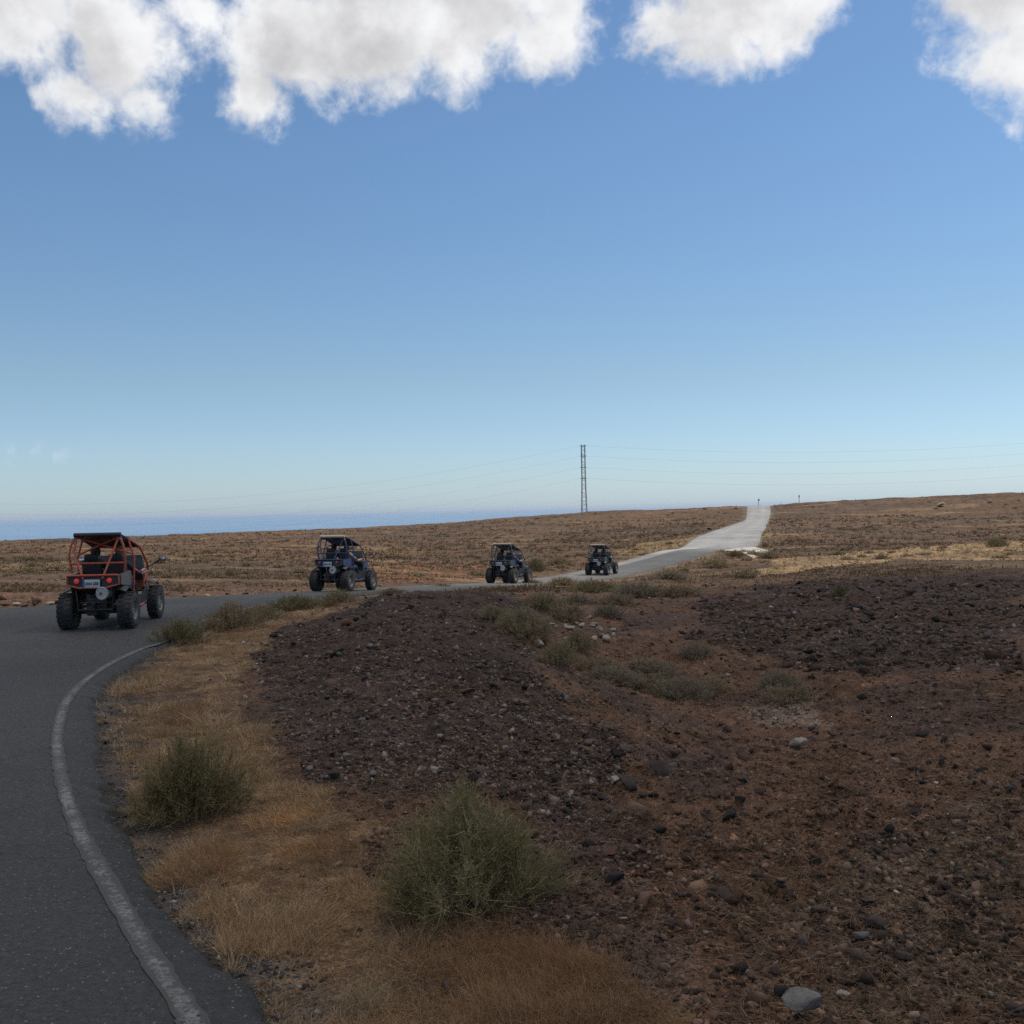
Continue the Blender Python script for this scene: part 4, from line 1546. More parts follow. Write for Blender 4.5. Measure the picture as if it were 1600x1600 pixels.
for a in [('grey', 1262, 1596, 92, 'largest grey angular stone at the end of the soil beside a pale lump'), ('pale', 1316, 1560, 36, 'pale yellowish lump of rock beside the big grey stone'),
          ('black', 926, 1470, 34, 'round black stone in the red-brown grass edge'), ('black', 957, 1380, 46, 'largest black lava stone right of the big bush'),
          ('red', 955, 1342, 32, 'rounded purple-brown stone leaning at the black lava stone'), ('black', 1030, 1305, 40, 'black lava stone with a grey rim on the red soil'),
          ('dark', 988, 1232, 40, 'dark stone touching a flat pale one on the gravel mound edge'), ('pale', 962, 1226, 28, 'flat pale stone leaning against a dark one'),
          ('dark', 1040, 1212, 46, 'low dark outcrop stone on the mound edge'), ('black', 963, 1185, 24, 'black stone near the top edge of the red soil'),
          ('black', 1428, 1278, 30, 'black block of lava alone on the open red soil'), ('dark', 1135, 1412, 32, 'dark stone half sunk in the open soil'),
          ('dark', 1270, 1355, 32, 'long low black stone in the middle of the soil'), ('black', 524, 1222, 30, 'black stone where gravel meets dry grass'),
          ('black', 820, 1078, 22, 'black lava lump on the mound crest above the gully'), ('red', 732, 1085, 24, 'dark red stone on the gravel mound'),
          ('dark', 520, 1185, 26, 'dark brown stone low on the gravel mound'), ('purple', 1160, 1256, 26, 'purple-brown stone on the red soil by a white pebble'),
          ('grey', 1344, 1475, 30, 'greyish flat stone among the lower dark stones'), ('dark', 1370, 1458, 40, 'wide dark stone above a greyish flat one'),
          ('purple', 1255, 1490, 36, 'tilted purple-grey stone above the big grey stone'), ('dark', 1355, 1418, 40, 'dark brown stone with a white pebble beside it'),
          ('white', 1400, 1398, 11, 'white pebble beside a dark brown stone'), ('white', 1464, 1229, 9, 'small white pebble on the open red soil'), ('white', 805, 1243, 9, 'tiny white pebble at the top of the big bush'),
          ('pale', 1245, 1168, 36, 'long pale stone sliver below the gully'), ('pale', 1400, 1193, 22, 'pale round stone on the soil below the red bank'),
          ('pale', 1137, 1058, 13, 'beige round stone at the edge of the gully bushes'), ('red', 1272, 1075, 14, 'orange-brown round stone at the foot of the red bank'),
          ('white', 1015, 935, 6, 'white pebble on the slope below the road'), ('pale', 383, 1094, 16, 'pale sliver of stone at the edge of the verge grass'), ('white', 380, 1005, 7, 'pale pebble on top of the gravel mound'),
          ('dark', 1415, 1500, 34, 'dark stone by the lower right soil patch'), ('black', 1340, 955, 30, 'black lava block on the lava field ridge'), ('red', 1107, 828, 12, 'reddish boulder at the edge of the far road'),
          ('pale', 1470, 792, 20, 'pale block far up on the hillside')]:
    stone_px(*a, flat=1.5 if a[3] > 70 else 1.0)
rs = random.Random(17)
# pale stones of the gully bed
gully = ground_px([(rs.gauss(915, 26), rs.gauss(985, 12)) for _ in range(34)])
for p in gully:
    stone('pale', p, rs.uniform(0.08, 0.28), 'pale stone in the dry bed of the gully', 'pale stones in the gully bed', rng=rs, flat=0.8)
# stones lying on the mound, the red soil and the lava field
for (zn, kinds, lab, grp, u0, u1, v0, v1, n, s0, s1) in [
        (Z_GRAVEL, ['purple', 'purple', 'dark', 'grey', 'red'], 'fist-sized stone among the gravel of the purple mound', 'stones on the gravel mound', 380, 1000, 930, 1290, 70, 12, 24),
        (None, ['dark', 'red', 'black', 'purple', 'dark'], 'lava stone scattered on the red-brown soil', 'stones on the red-brown soil', 860, 1600, 1150, 1598, 75, 14, 32),
        (Z_LAVA, ['dark', 'black', 'purple', 'dark'], 'lava stone on the dark lava field', 'stones on the lava field', 1100, 1600, 905, 1060, 60, 8, 24)]:
    k = 0
    while k < n:
        u, v = rs.uniform(u0, u1), rs.uniform(v0, v1)
        p = ground_px([(u, v)])[0]
        if zn is not None and not zn(np.array([p[0]]), np.array([p[1]]))[0]:
            continue
        if Z_GRASS(np.array([p[0]]), np.array([p[1]]))[0]:
            continue
        kd = rs.choice(kinds)
        lab2 = {'purple': 'purple-grey ', 'dark': 'dark brown ', 'grey': 'light grey ', 'red': 'rust-red ', 'black': 'black '}[kd] + lab
        stone(kd, p, (s0 + (s1 - s0) * rs.random() ** 2) * p[1] / FPX, lab2, grp, rng=rs)
        k += 1
# line of rubble along the far side of the road
for k in range(46):
    i = int(rs.uniform(10.2, 14.5) * NS)
    nrm = (RL[i] - RR[i]) / np.linalg.norm(RL[i] - RR[i])
    p = RL[i] + nrm * rs.uniform(0.3, 1.6)
    kd = rs.choice(['pale', 'red', 'dark', 'pale'])
    stone(kd, (p[0], p[1], hz(p[0], p[1])), rs.uniform(0.12, 0.36), {'pale': 'pale', 'red': 'rust-red', 'dark': 'dark'}[kd] + ' rubble stone along the far edge of the road bend', 'rubble along the far road edge', rng=rs)


# ------------------------------------------------------------------ buggies
M_RUBBER = principled('tyre_rubber', (0.022, 0.022, 0.024), 0.85, var=0.3, vscale=12, bump=0.3, bscale=60, dust=0.25)
M_RIM = principled('dusty_rim', (0.22, 0.20, 0.18), 0.5, metal=0.3, var=0.25, vscale=9, dust=0.5)
M_BLACK = principled('black_plastic', (0.014, 0.014, 0.016), 0.5, var=0.25, vscale=6, dust=0.10)
M_FRAME = principled('dark_steel', (0.025, 0.025, 0.028), 0.5, metal=0.4, var=0.25, vscale=8, dust=0.2)
M_SEAT = principled('black_vinyl', (0.014, 0.014, 0.018), 0.6, var=0.2, vscale=10, bump=0.2, bscale=120)
M_EXH = principled('exhaust_steel', (0.42, 0.41, 0.40), 0.55, metal=0.35, var=0.2, vscale=14)
M_EXH_D = principled('exhaust_mouth', (0.10, 0.10, 0.10), 0.7, var=0.2)
M_PLATE = principled('plate_white', (0.45, 0.46, 0.48), 0.45, var=0.08, vscale=8)
M_PLATEB = principled('plate_blue', (0.03, 0.08, 0.35), 0.5)
M_INK = principled('plate_ink', (0.05, 0.06, 0.10), 0.6)
M_LAMP_ON = principled('tail_lamp_lit', (0.6, 0.02, 0.02), 0.3, emit=((1.0, 0.10, 0.08), 0.16))
M_LAMP_OFF = principled('tail_lamp_lens', (0.30, 0.06, 0.06), 0.25)
M_CHROME = principled('lamp_glass', (0.5, 0.5, 0.5), 0.15, metal=0.6)
M_MIRROR = principled('mirror_glass', (0.5, 0.5, 0.5), 0.08, metal=0.9)
M_SCREEN = principled('sky_pale_screen', (0.30, 0.31, 0.31), 0.35, var=0.1, dust=0.4)  # pale grey stands in for sky reflected in the screen
M_SILVER = principled('silver_panel', (0.13, 0.125, 0.12), 0.4, metal=0.2, var=0.12, dust=0.3)
M_ROLL_SUNLIT = principled('sunlit_roof_edge', (0.50, 0.42, 0.34), 0.9, var=0.15)  # sunlight on the rear edge as beige; the shaded buggy's edge is black


BSCALE = (0.87, 0.97, 0.98)


def mirrored(pts, s):
    return [(p[0] * s, p[1], p[2]) for p in pts]


def make_buggy(loc, heading, pitch, label, paint, side_mat, roll_mat, lit, group, full=True):
    e = thing('buggy', label, 'buggy', loc, 0, group)
    e.rotation_euler = (pitch, 0, -R_(heading))
    e.scale = BSCALE
    PB, M = paint, MB
    # running gear
    for sx in (-1, 1):
        for (ay, w, r) in ((-1.0, 0.31, 0.350), (1.0, 0.25, 0.340)):
            cx = sx * 0.635
            wh = M()
            wh.lathe([(0.0, 0.085 * sx), (0.05, 0.09 * sx), (0.07, 0.06 * sx), (0.165, 0.05 * sx), (0.185, w * 0.46 * sx), (0.205, w * 0.47 * sx), (0.20, w * 0.36 * sx), (0.19, -w * 0.40 * sx), (0.205, -w * 0.46 * sx)], (0, 0, 0), 'X', 24)
            for k in range(7):
                a = 2 * math.pi * k / 7
                c = (0.075 * sx, 0.115 * math.cos(a), 0.115 * math.sin(a))
                wh.box(c, (0.03, 0.035, 0.15), (a - math.pi / 2, 0, 0), 0.006)
            wo = wh.build('wheel', M_RIM, e)
            wo.location = (cx, ay, r)
            ty = M()
            hw = w / 2
            ty.lathe([(0.19, -hw * 0.92), (0.24, -hw * 1.04), (r * 0.88, -hw * 1.0), (r * 0.965, -hw * 0.86), (r * 0.985, -hw * 0.4), (r * 0.99, 0), (r * 0.985, hw * 0.4), (r * 0.965, hw * 0.86), (r * 0.88, hw * 1.0), (0.24, hw * 1.04), (0.19, hw * 0.92)], (0, 0, 0), 'X', 32)
            for k in range(22):
                a = 2 * math.pi * k / 22
                for q in (-1, 1):
                    b = a + q * 0.07
                    ty.box((q * hw * 0.55, r * 0.985 * math.cos(b), r * 0.985 * math.sin(b)), (hw * 0.75, 0.045, 0.026), (b - math.pi / 2, 0, 0))
            t = ty.build('tyre', M_RUBBER, wo)
            # suspension
            arm = M()
            for (y0, z0) in ((-0.12, 0.32), (0.12, 0.32), (0.0, 0.46)):
                arm.tube([(sx * 0.22, ay + y0, z0), (sx * 0.55, ay, z0 * 0.5 + 0.17)], 0.018, 6)
            arm.build('suspension_arm', M_FRAME, e)
            sh = M()
            sh.tube([(sx * 0.46, ay, 0.36), (sx * 0.30, ay + (0.08 if ay < 0 else -0.08), 0.86)], 0.022, 8)
            for k in range(7):
                t_ = 0.25 + 0.09 * k
                p = Vector((sx * 0.46, ay, 0.36)).lerp(Vector((sx * 0.30, ay + (0.08 if ay < 0 else -0.08), 0.86)), t_)
                sh.lathe([(0.030, -0.010), (0.048, 0.0), (0.030, 0.010)], p, 'Z', 10)
            sh.build('shock_absorber', M_FRAME, e)
            # fender arch
            fe = M()
            n = 12
            R1 = r + 0.12
            pts = [(math.cos(a), math.sin(a)) for a in np.linspace(R_(58) if ay > 0 else R_(28), R_(112) if ay > 0 else R_(122), n)]
            for x0, x1, x2 in ((sx * 0.42, sx * 0.54, sx * 0.66),):
                v, f = [], []
                for (cy, cz) in pts:
                    for xx, rr_ in ((x0, R1 + 0.02), (x1, R1 + 0.02), (x2, R1 - 0.03), (x2, R1 - 0.05), (x1, R1), (x0, R1)):
                        v.append((xx, ay + rr_ * cy, r + rr_ * cz))
                for i in range(n - 1):
                    for j in range(6):
                        f.append((i * 6 + j, i * 6 + (j + 1) % 6, i * 6 + 6 + (j + 1) % 6, i * 6 + 6 + j))
                f += [(0, 1, 2, 3, 4, 5), tuple((n - 1) * 6 + j for j in (5, 4, 3, 2, 1, 0))]
                fe.add(v, f)
            fe.build('fender', M_BLACK, e)
    # chassis, engine, skid plate
    ch = M()
    ch.box((0, 0.05, 0.31), (0.74, 2.1, 0.05), None, 0.012)
    for s in (-1, 1):
        ch.tube([(s * 0.36, -1.2, 0.36), (s * 0.40, -0.6, 0.30), (s * 0.52, 0.0, 0.30), (s * 0.40, 0.7, 0.30), (s * 0.30, 1.35, 0.42)], 0.024, 8)
        ch.tube([(s * 0.36, -1.2, 0.36), (s * 0.40, -1.22, 0.82)], 0.022, 8)
        ch.tube([(s * 0.30, 1.35, 0.42), (s * 0.32, 1.38, 0.80)], 0.022, 8)
    ch.tube([(-0.36, -1.22, 0.38), (0.36, -1.22, 0.38)], 0.022, 8)
    ch.tube([(-0.30, -1.24, 0.52), (0.30, -1.24, 0.52)], 0.018, 8)
    ch.build('chassis', M_FRAME, e)
    en = M()
    en.box((0, -0.92, 0.52), (0.44, 0.46, 0.32), None, 0.03)
    en.box((-0.10, -1.0, 0.36), (0.22, 0.34, 0.2), None, 0.04)
    en.tube([(-0.18, -1.02, 0.62), (-0.10, -1.16, 0.64), (0.05, -1.18, 0.66)], 0.03, 8)
    en.build('engine', M_FRAME, e)
    hi = M()
    hi.box((0.0, -1.29, 0.47), (0.06, 0.10, 0.10), None, 0.01)
    hi.tube([(0, -1.30, 0.47), (0.0, -1.40, 0.47)], 0.02, 8)
    hi.build('tow_hitch', M_FRAME, e)
    ex = M()
    ex.lathe([(0.0, -1.375), (0.098, -1.375), (0.108, -1.390), (0.126, -1.385), (0.128, -1.36), (0.116, -1.34), (0.116, -1.05), (0.128, -1.04), (0.10, -0.92), (0.0, -0.92)], (0.20, 0, 0.705), 'Y', 24)
    exo = ex.build('exhaust', M_EXH, e)
    em = M()
    em.lathe([(0.0, -1.384), (0.030, -1.384), (0.034, -1.370), (0.0, -1.370)], (0.175, 0, 0.70), 'Y', 14)
    em.build('exhaust_outlet', M_EXH_D, exo)
    # rear bed
    bd = M()
    bd.prism([(-0.53, -1.30, 0.86), (-0.30, -1.33, 0.82), (0.30, -1.33, 0.82), (0.53, -1.30, 0.86), (0.53, -1.30, 1.03), (-0.53, -1.30, 1.03)], (0, 0.10, 0))
    bd.box((0, -0.95, 0.90), (1.00, 0.62, 0.06), None, 0.01)
    bd.build('bed', M_BLACK, e)
    for s in (-1, 1):
        sd = M()
        sd.prism(mirrored([(0.50, -1.24, 0.86), (0.50, -0.62, 0.80), (0.50, -0.45, 0.95), (0.50, -0.60, 1.10), (0.50, -1.24, 1.05)], s), (s * 0.07, 0, 0))
        sd.build('side_panel', side_mat, e)
    tr = M()
    tr.tube([(-0.54, -1.33, 1.05), (0.54, -1.33, 1.05)], 0.022, 8)
    tr.tube([(-0.54, -1.33, 1.05), (-0.55, -1.33, 0.87), (-0.28, -1.35, 0.81), (0.28, -1.35, 0.81), (0.55, -1.33, 0.87), (0.54, -1.33, 1.05)], 0.018, 8)
    tr.build('rear_trim', PB, e)
    for s in (-1, 1):
        la = M()
        la.lathe([(0.0, -1.365), (0.032, -1.362), (0.048, -1.35), (0.052, -1.30), (0.0, -1.30)], (s * 0.345, 0, 0.945), 'Y', 18)
        la.build('tail_lamp', M_LAMP_ON if lit else M_LAMP_OFF, e)
    pl = M()
    pl.box((-0.02, -1.372, 0.895), (0.36, 0.012, 0.155), None, 0.003)
    plo = pl.build('number_plate', M_PLATE, e)
    st = M()
    st.box((-0.178, -1.381, 0.895), (0.034, 0.006, 0.145))
    st.build('country_strip', M_PLATEB, plo)
    lt = M()
    # worn, unreadable characters: dark smears in two groups
    rp = random.Random(int(loc[1] * 10))
    for k, x in enumerate((-0.130, -0.092, -0.054, -0.016, 0.040, 0.078, 0.116)):
        lt.box((x, -1.3805, 0.893 + rp.uniform(-.006, .006)), (rp.uniform(.018, .028), 0.004, rp.uniform(.045, .062)))
        if rp.random() < 0.6:
            lt.box((x + rp.uniform(-.01, .01), -1.3802, 0.893 + rp.uniform(-.02, .02)), (0.032, 0.003, 0.014))
    lt.build('lettering', M_INK, plo)
    # roll cage
    cg = M()
    rt = 0.023
    RTL = {}
    for s in (-1, 1):
        top_r, top_f = (s * 0.46, -0.98, 1.80), (s * 0.52, 0.22, 1.55)
        cg.tube([top_r, (s * 0.50, -0.50, 1.72), top_f], rt, 8)                                             # roof rail
        cg.tube([top_r, (s * 0.56, -1.04, 1.62), (s * 0.60, -1.04, 1.40), (s * 0.56, -0.98, 1.08)], rt, 8)  # outer rear upright
        cg.tube([top_r, (s * 0.47 if s < 0 else 0.36, -1.10, 1.50), (s * 0.20, -1.33, 0.98)], rt, 8)          # rear stay to the plate
        cg.tube([top_f, (s * 0.58, 0.55, 1.20), (s * 0.56, 0.72, 1.02)], rt, 8)                              # windscreen pillar
        cg.tube([(s * 0.50, -0.52, 1.72), (s * 0.62, -0.50, 1.35), (s * 0.60, -0.50, 0.80), (s * 0.54, -0.45, 0.34)], rt, 8)  # middle hoop
        cg.tube([(s * 0.61, -0.50, 1.12), (s * 0.62, 0.0, 1.00), (s * 0.57, 0.66, 1.02)], rt, 8)             # door bar
        cg.tube([(s * 0.54, -0.50, 0.36), (s * 0.60, 0.0, 0.36), (s * 0.52, 0.62, 0.38)], rt, 8)             # sill
    cg.tube([(-0.46, -0.98, 1.80), (0.46, -0.98, 1.80)], rt, 8)
    cg.tube([(-0.52, 0.22, 1.55), (0.52, 0.22, 1.55)], rt, 8)
    cg.tube([(-0.50, -0.50, 1.72), (0.50, -0.50, 1.72)], rt, 8)
    cg.tube([(-0.46, -0.985, 1.78), (0.60, -0.52, 1.42)], rt * 0.85, 8)
    cg.tube([(0.46, -0.985, 1.78), (-0.60, -0.52, 1.42)], rt * 0.85, 8)
    cg.tube([(-0.585, -1.03, 1.27), (0.585, -1.03, 1.27)], rt * 0.9, 8)
    cg.build('roll_cage', PB, e)
    clamp = M()
    for s in (-1, 1):
        clamp.tube([(s * 0.475, -0.99, 1.77), (s * 0.515, -1.01, 1.70)], 0.032, 8)
    clamp.build('cage_clamp', M_SILVER, e)
    rf = M()
    rf.prism([(-0.50, -1.00, 1.822), (-0.50, -0.40, 1.72), (-0.54, 0.26, 1.575), (-0.54, 0.30, 1.53), (-0.54, 0.26, 1.560), (-0.50, -0.40, 1.700), (-0.50, -1.00, 1.800)], (1.02, 0, 0))
    ro = rf.build('roof', M_BLACK, e)
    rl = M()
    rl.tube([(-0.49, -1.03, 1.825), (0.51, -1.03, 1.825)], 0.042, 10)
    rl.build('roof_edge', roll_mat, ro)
    # cabin
    for s in (-1, 1):
        se = M()
        se.box((s * 0.27, -0.22, 0.58), (0.44, 0.50, 0.14), (0.08, 0, 0), 0.05)
        se.box((s * 0.27, -0.55, 0.98), (0.43, 0.13, 0.72), (0.20, 0, 0), 0.055)
        seo = se.build('seat', M_SEAT, e)
        hr = M()
        hr.box((s * 0.27, -0.64, 1.36), (0.30, 0.11, 0.16), (0.20, 0, 0), 0.045)
        hr.build('headrest', M_SEAT, seo)
        dr = M()
        dr.prism(mirrored([(0.57, -0.44, 0.42), (0.57, 0.55, 0.42), (0.57, 0.55, 0.74), (0.57, 0.1, 0.58), (0.57, -0.30, 0.60), (0.57, -0.44, 0.78)], s), (s * 0.02, 0, 0))
        dr.build('door', M_BLACK, e)
    da = M()
    da.box((0, 0.52, 0.96), (1.04, 0.22, 0.20), (0.2, 0, 0), 0.05)
    da.build('dashboard', M_BLACK, e)
    sw = M()
    sw.tube([(-0.27 + 0.16 * math.cos(a), 0.24 + 0.05 * math.sin(a), 1.06 + 0.15 * math.sin(a)) for a in np.linspace(0, 2 * math.pi, 20)[:-1]], 0.014, 6, closed=True)
    sw.tube([(-0.27, 0.24, 1.06), (-0.27, 0.50, 0.95)], 0.018, 6)
    sw.tube([(-0.42, 0.24, 1.06), (-0.12, 0.24, 1.06)], 0.010, 6)
    sw.build('steering_wheel', M_BLACK, e)
    ws = M()
    ws.prism([(-0.50, 0.64, 1.05), (0.50, 0.64, 1.05), (0.50, 0.44, 1.37), (-0.50, 0.44, 1.37)], (0, 0.012, 0.008))
    ws.build('windscreen', M_SCREEN, e)
    ho = M()
    ho.prism([(-0.46, 0.60, 0.72), (-0.46, 0.62, 1.04), (-0.44, 1.05, 0.98), (-0.36, 1.48, 0.80), (-0.34, 1.50, 0.60), (-0.40, 0.80, 0.58)], (0.0, 0, 0.0))
    v = [(-0.48, 0.60, 0.70), (-0.48, 0.62, 1.05), (-0.42, 1.05, 1.00), (-0.33, 1.48, 0.82), (-0.31, 1.50, 0.58)]
    w = [(-p[0], p[1], p[2]) for p in v]
    ho = M()
    ho.add(v + w, [(0, 1, 6, 5), (1, 2, 7, 6), (2, 3, 8, 7), (3, 4, 9, 8), (4, 0, 5, 9), (0, 4, 3, 2, 1), (5, 6, 7, 8, 9)])
    ho.build('hood', PB, e)
    bu = M()
    bu.tube([(-0.42, 1.30, 0.42), (-0.40, 1.58, 0.55), (0.40, 1.58, 0.55), (0.42, 1.30, 0.42)], 0.025, 8)
    bu.tube([(-0.34, 1.58, 0.55), (-0.30, 1.55, 0.76), (0.30, 1.55, 0.76), (0.34, 1.58, 0.55)], 0.020, 8)
    bu.build('front_bumper', M_FRAME, e)
    for s in (-1, 1):
        hl = M()
        hl.lathe([(0.0, 1.51), (0.05, 1.505), (0.075, 1.48), (0.07, 1.40), (0.0, 1.40)], (s * 0.21, 0, 0.73), 'Y', 16)
        hl.build('headlight', M_CHROME, e)
        mi = M()
        mi.tube([(s * 0.57, 0.60, 1.10), (s * 0.70, 0.58, 1.15), (s * 0.86, 0.56, 1.25)], 0.012, 6)
        mi.box((s * 0.93, 0.565, 1.27), (0.17, 0.045, 0.105), (0, 0, 0), 0.018)
        mo = mi.build('mirror', M_BLACK, e)
        mg = M()
        mg.box((s * 0.93, 0.540, 1.27), (0.145, 0.006, 0.085), None, 0.002)
        mg.build('mirror_glass', M_MIRROR, mo)
    return e


# ------------------------------------------------------------------ people in the buggies
def body_mesh(pose):
    x = -0.27 if pose == 'driver' else 0.27
    V, E, RAD, TAG = [], [], [], []

    def add(p, r, tg, parent=None):
        V.append(p)
        RAD.append(r)
        TAG.append(tg)
        if parent is not None:
            E.append((parent, len(V) - 1))
        return len(V) - 1
    pel = add((x, -0.30, 0.74), 0.145, 'trouser')
    sp = add((x, -0.36, 0.94), 0.125, 'shirt', pel)
    chst = add((x, -0.40, 1.14), 0.150, 'shirt', sp)
    up = add((x, -0.39, 1.25), 0.105, 'shirt', chst)
    nk = add((x, -0.375, 1.325), 0.055, 'skin', up)
    jaw = add((x, -0.345, 1.395), 0.072, 'skin', nk)
    hd = add((x, -0.355, 1.475), 0.094, 'skin', jaw)
    add((x, -0.36, 1.545), 0.070, 'skin', hd)
    add((x, -0.255, 1.435), 0.016, 'skin', jaw)   # nose
    for s in (-1, 1):
        add((x + s * 0.100, -0.37, 1.445), 0.018, 'skin', hd)  # ears
        h = add((x + s * 0.10, -0.26, 0.72), 0.095, 'trouser', pel)
        kn = add((x + s * 0.13, 0.14, 0.84), 0.070, 'trouser', h)
        an = add((x + s * 0.12, 0.36, 0.48), 0.048, 'trouser', kn)
        hl = add((x + s * 0.12, 0.36, 0.42), 0.045, 'shoe', an)
        add((x + s * 0.13, 0.50, 0.40), 0.036, 'shoe', hl)
        sh = add((x + s * 0.175, -0.39, 1.225), 0.070, 'shirt', up)
        if pose == 'driver':
            el = add((x + s * 0.26, -0.16, 1.04), 0.046, 'shirt', sh)
            wr = add((x + s * 0.18, 0.15, 1.07), 0.031, 'skin', el)
            pm = add((x + s * 0.160, 0.205, 1.085), 0.030, 'skin', wr)
            fy, fz = 0.235, 1.10
        elif s > 0:
            el = add((x + 0.33, -0.20, 1.02), 0.046, 'shirt', sh)
            wr = add((x + 0.36, 0.08, 1.06), 0.032, 'skin', el)
            pm = add((x + 0.36, 0.15, 1.075), 0.030, 'skin', wr)
            fy, fz = 0.20, 1.06
        else:
            el = add((x - 0.25, -0.14, 0.98), 0.046, 'shirt', sh)
            wr = add((x - 0.12, 0.12, 0.92), 0.031, 'skin', el)
            pm = add((x - 0.10, 0.18, 0.92), 0.030, 'skin', wr)
            fy, fz = 0.23, 0.92
        px, py, pz = V[pm]
        for k, (dx, ln) in enumerate(((-0.030, 0.9), (-0.010, 1.0), (0.010, 0.95), (0.030, 0.78))):
            a = add((px + dx, py + 0.055 * ln, pz + 0.012), 0.0095, 'skin', pm)
            add((px + dx, py + 0.080 * ln, pz - 0.022), 0.0085, 'skin', a)
        a = add((px - s * 0.045, py + 0.015, pz + 0.012), 0.011, 'skin', pm)
        add((px - s * 0.055, py + 0.045, pz + 0.004), 0.009, 'skin', a)
    me = bpy.data.meshes.new('body_skeleton')
    me.from_pydata(V, E, [])
    o = bpy.data.objects.new('body_skeleton', me)
    COL.objects.link(o)
    m = o.modifiers.new('skin', 'SKIN')
    m.use_smooth_shade = True
    for i, r in enumerate(RAD):
        me.skin_vertices[0].data[i].radius = (r, r)
        me.skin_vertices[0].data[i].use_root = (i == 0)
    sb = o.modifiers.new('sub', 'SUBSURF')
    sb.levels = sb.render_levels = 1
    dg = bpy.context.evaluated_depsgraph_get()
    out = bpy.data.meshes.new_from_object(o.evaluated_get(dg))
    bpy.data.objects.remove(o)
    KV = np.array(V)
    order = {'skin': 0, 'shirt': 1, 'trouser': 2, 'shoe': 3}
    KT = [order[t] for t in TAG]
    out.materials.clear()
    for _ in range(4):
        out.materials.append(None)
    for p in out.polygons:
        c = np.array(p.center)
        p.material_index = KT[int(((KV - c) ** 2).sum(1).argmin())]
        p.use_smooth = True
    out.name = 'person'
    return out


M_SKIN = principled('skin', (0.42, 0.24, 0.17), 0.55, var=0.06)
M_JEAN = principled('dark_trousers', (0.035, 0.04, 0.06), 0.9)
M_SHOE = principled('shoe', (0.05, 0.05, 0.05), 0.8)
BODY = {p: body_mesh(p) for p in ('driver', 'passenger')}


def make_person(bug, pose, label, shirt, hair, cap=None, lean=0.0):
    o = bpy.data.objects.new('person', BODY[pose])
    COL.objects.link(o)
    o.location = bug.location
    o.rotation_euler = bug.rotation_euler
    o.scale = BSCALE
    for k, m in enumerate((M_SKIN, principled('shirt', shirt, 0.9, bump=0.2, bscale=40), M_JEAN, M_SHOE)):
        o.material_slots[k].link = 'OBJECT'
        o.material_slots[k].material = m
    tag(o, label, 'person', 'people riding in the buggies')
    x = -0.27 if pose == 'driver' else 0.27
    h = MB()
    prof = [(0.0, 0.118), (0.05, 0.11), (0.085, 0.08), (0.104, 0.03), (0.106, -0.03), (0.095, -0.085), (0.06, -0.10)]
    h.lathe(prof, (x, -0.375, 1.485), 'Z', 18)
    if cap:
        h.box((x, -0.24, 1.52), (0.15, 0.12, 0.015), (-0.15, 0, 0), 0.006)
    h.build('cap' if cap else 'hair', principled('cap' if cap else 'hair', cap or hair, 0.8, bump=0.3, bscale=60), o)
    return o


def slope(x, y, h):
    dx, dy = math.sin(R_(h)), math.cos(R_(h))
    return math.atan2(road_surface(x + dx, y + dy) - road_surface(x - dx, y - dy), 2.0)


P_RED = principled('red_paint', (0.42, 0.075, 0.030), 0.4, var=0.15, vscale=5, dust=0.15)
P_BLUE = principled('blue_paint', (0.022, 0.048, 0.115), 0.4, var=0.15, vscale=5, dust=0.12)
P_BLUE2 = principled('slate_blue_paint', (0.032, 0.055, 0.09), 0.4, var=0.15, vscale=5, dust=0.15)
P_TEAL = principled('dark_teal_paint', (0.035, 0.065, 0.068), 0.4, var=0.15, vscale=5, dust=0.15)
CONVOY = 'buggies driving in convoy along the road'
for (u, y, head, label, paint, sidem, roll, lit, people) in [
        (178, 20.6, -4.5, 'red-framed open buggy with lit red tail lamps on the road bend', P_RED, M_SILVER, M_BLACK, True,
         [('driver', 'driver in a dark top in the red-framed buggy', (0.02, 0.02, 0.025), (0.06, 0.035, 0.02), None), ('passenger', 'fair-haired passenger in the red-framed buggy', (0.03, 0.03, 0.05), (0.22, 0.13, 0.06), None)]),
        (538, 34.6, 15.0, 'blue-framed buggy whose rear wheels stand behind the roadside bush', P_BLUE, P_BLUE, M_ROLL_SUNLIT, False,
         [('driver', 'driver in black in the blue-framed buggy behind the roadside bush', (0.015, 0.015, 0.02), (0.03, 0.02, 0.015), None), ('passenger', 'passenger in a pale pink shirt with one arm on the door bar', (0.42, 0.24, 0.20), (0.05, 0.03, 0.02), None)]),
        (796, 47.6, 21.0, 'slate blue buggy with a yellow-capped passenger, between the two other blue buggies', P_BLUE2, P_BLUE2, M_ROLL_SUNLIT, False,
         [('driver', 'driver in a dark jacket beside the yellow-capped passenger', (0.02, 0.02, 0.03), (0.03, 0.02, 0.02), None), ('passenger', 'passenger in a pale yellow cap and purple top', (0.14, 0.10, 0.17), (0.05, 0.03, 0.02), (0.45, 0.42, 0.20))]),
        (941, 61.6, 21.0, 'dark teal buggy leading the convoy toward the pale concrete apron', P_TEAL, P_TEAL, M_ROLL_SUNLIT, False,
         [('driver', 'driver in a mauve top in the leading dark teal buggy', (0.17, 0.11, 0.13), (0.03, 0.02, 0.02), None), ('passenger', 'passenger in a dark green top in the leading dark teal buggy', (0.035, 0.05, 0.04), (0.03, 0.025, 0.02), None)])]:
    x = at(u, 900, y).x
    hd = head
    b = make_buggy((x, y, road_surface(x, y) + 0.004), hd, slope(x, y, hd), label, paint, sidem, roll, lit, CONVOY)
    for (pose, lab, shirt, hair, cap) in people:
        make_person(b, pose, lab, shirt, hair, cap)


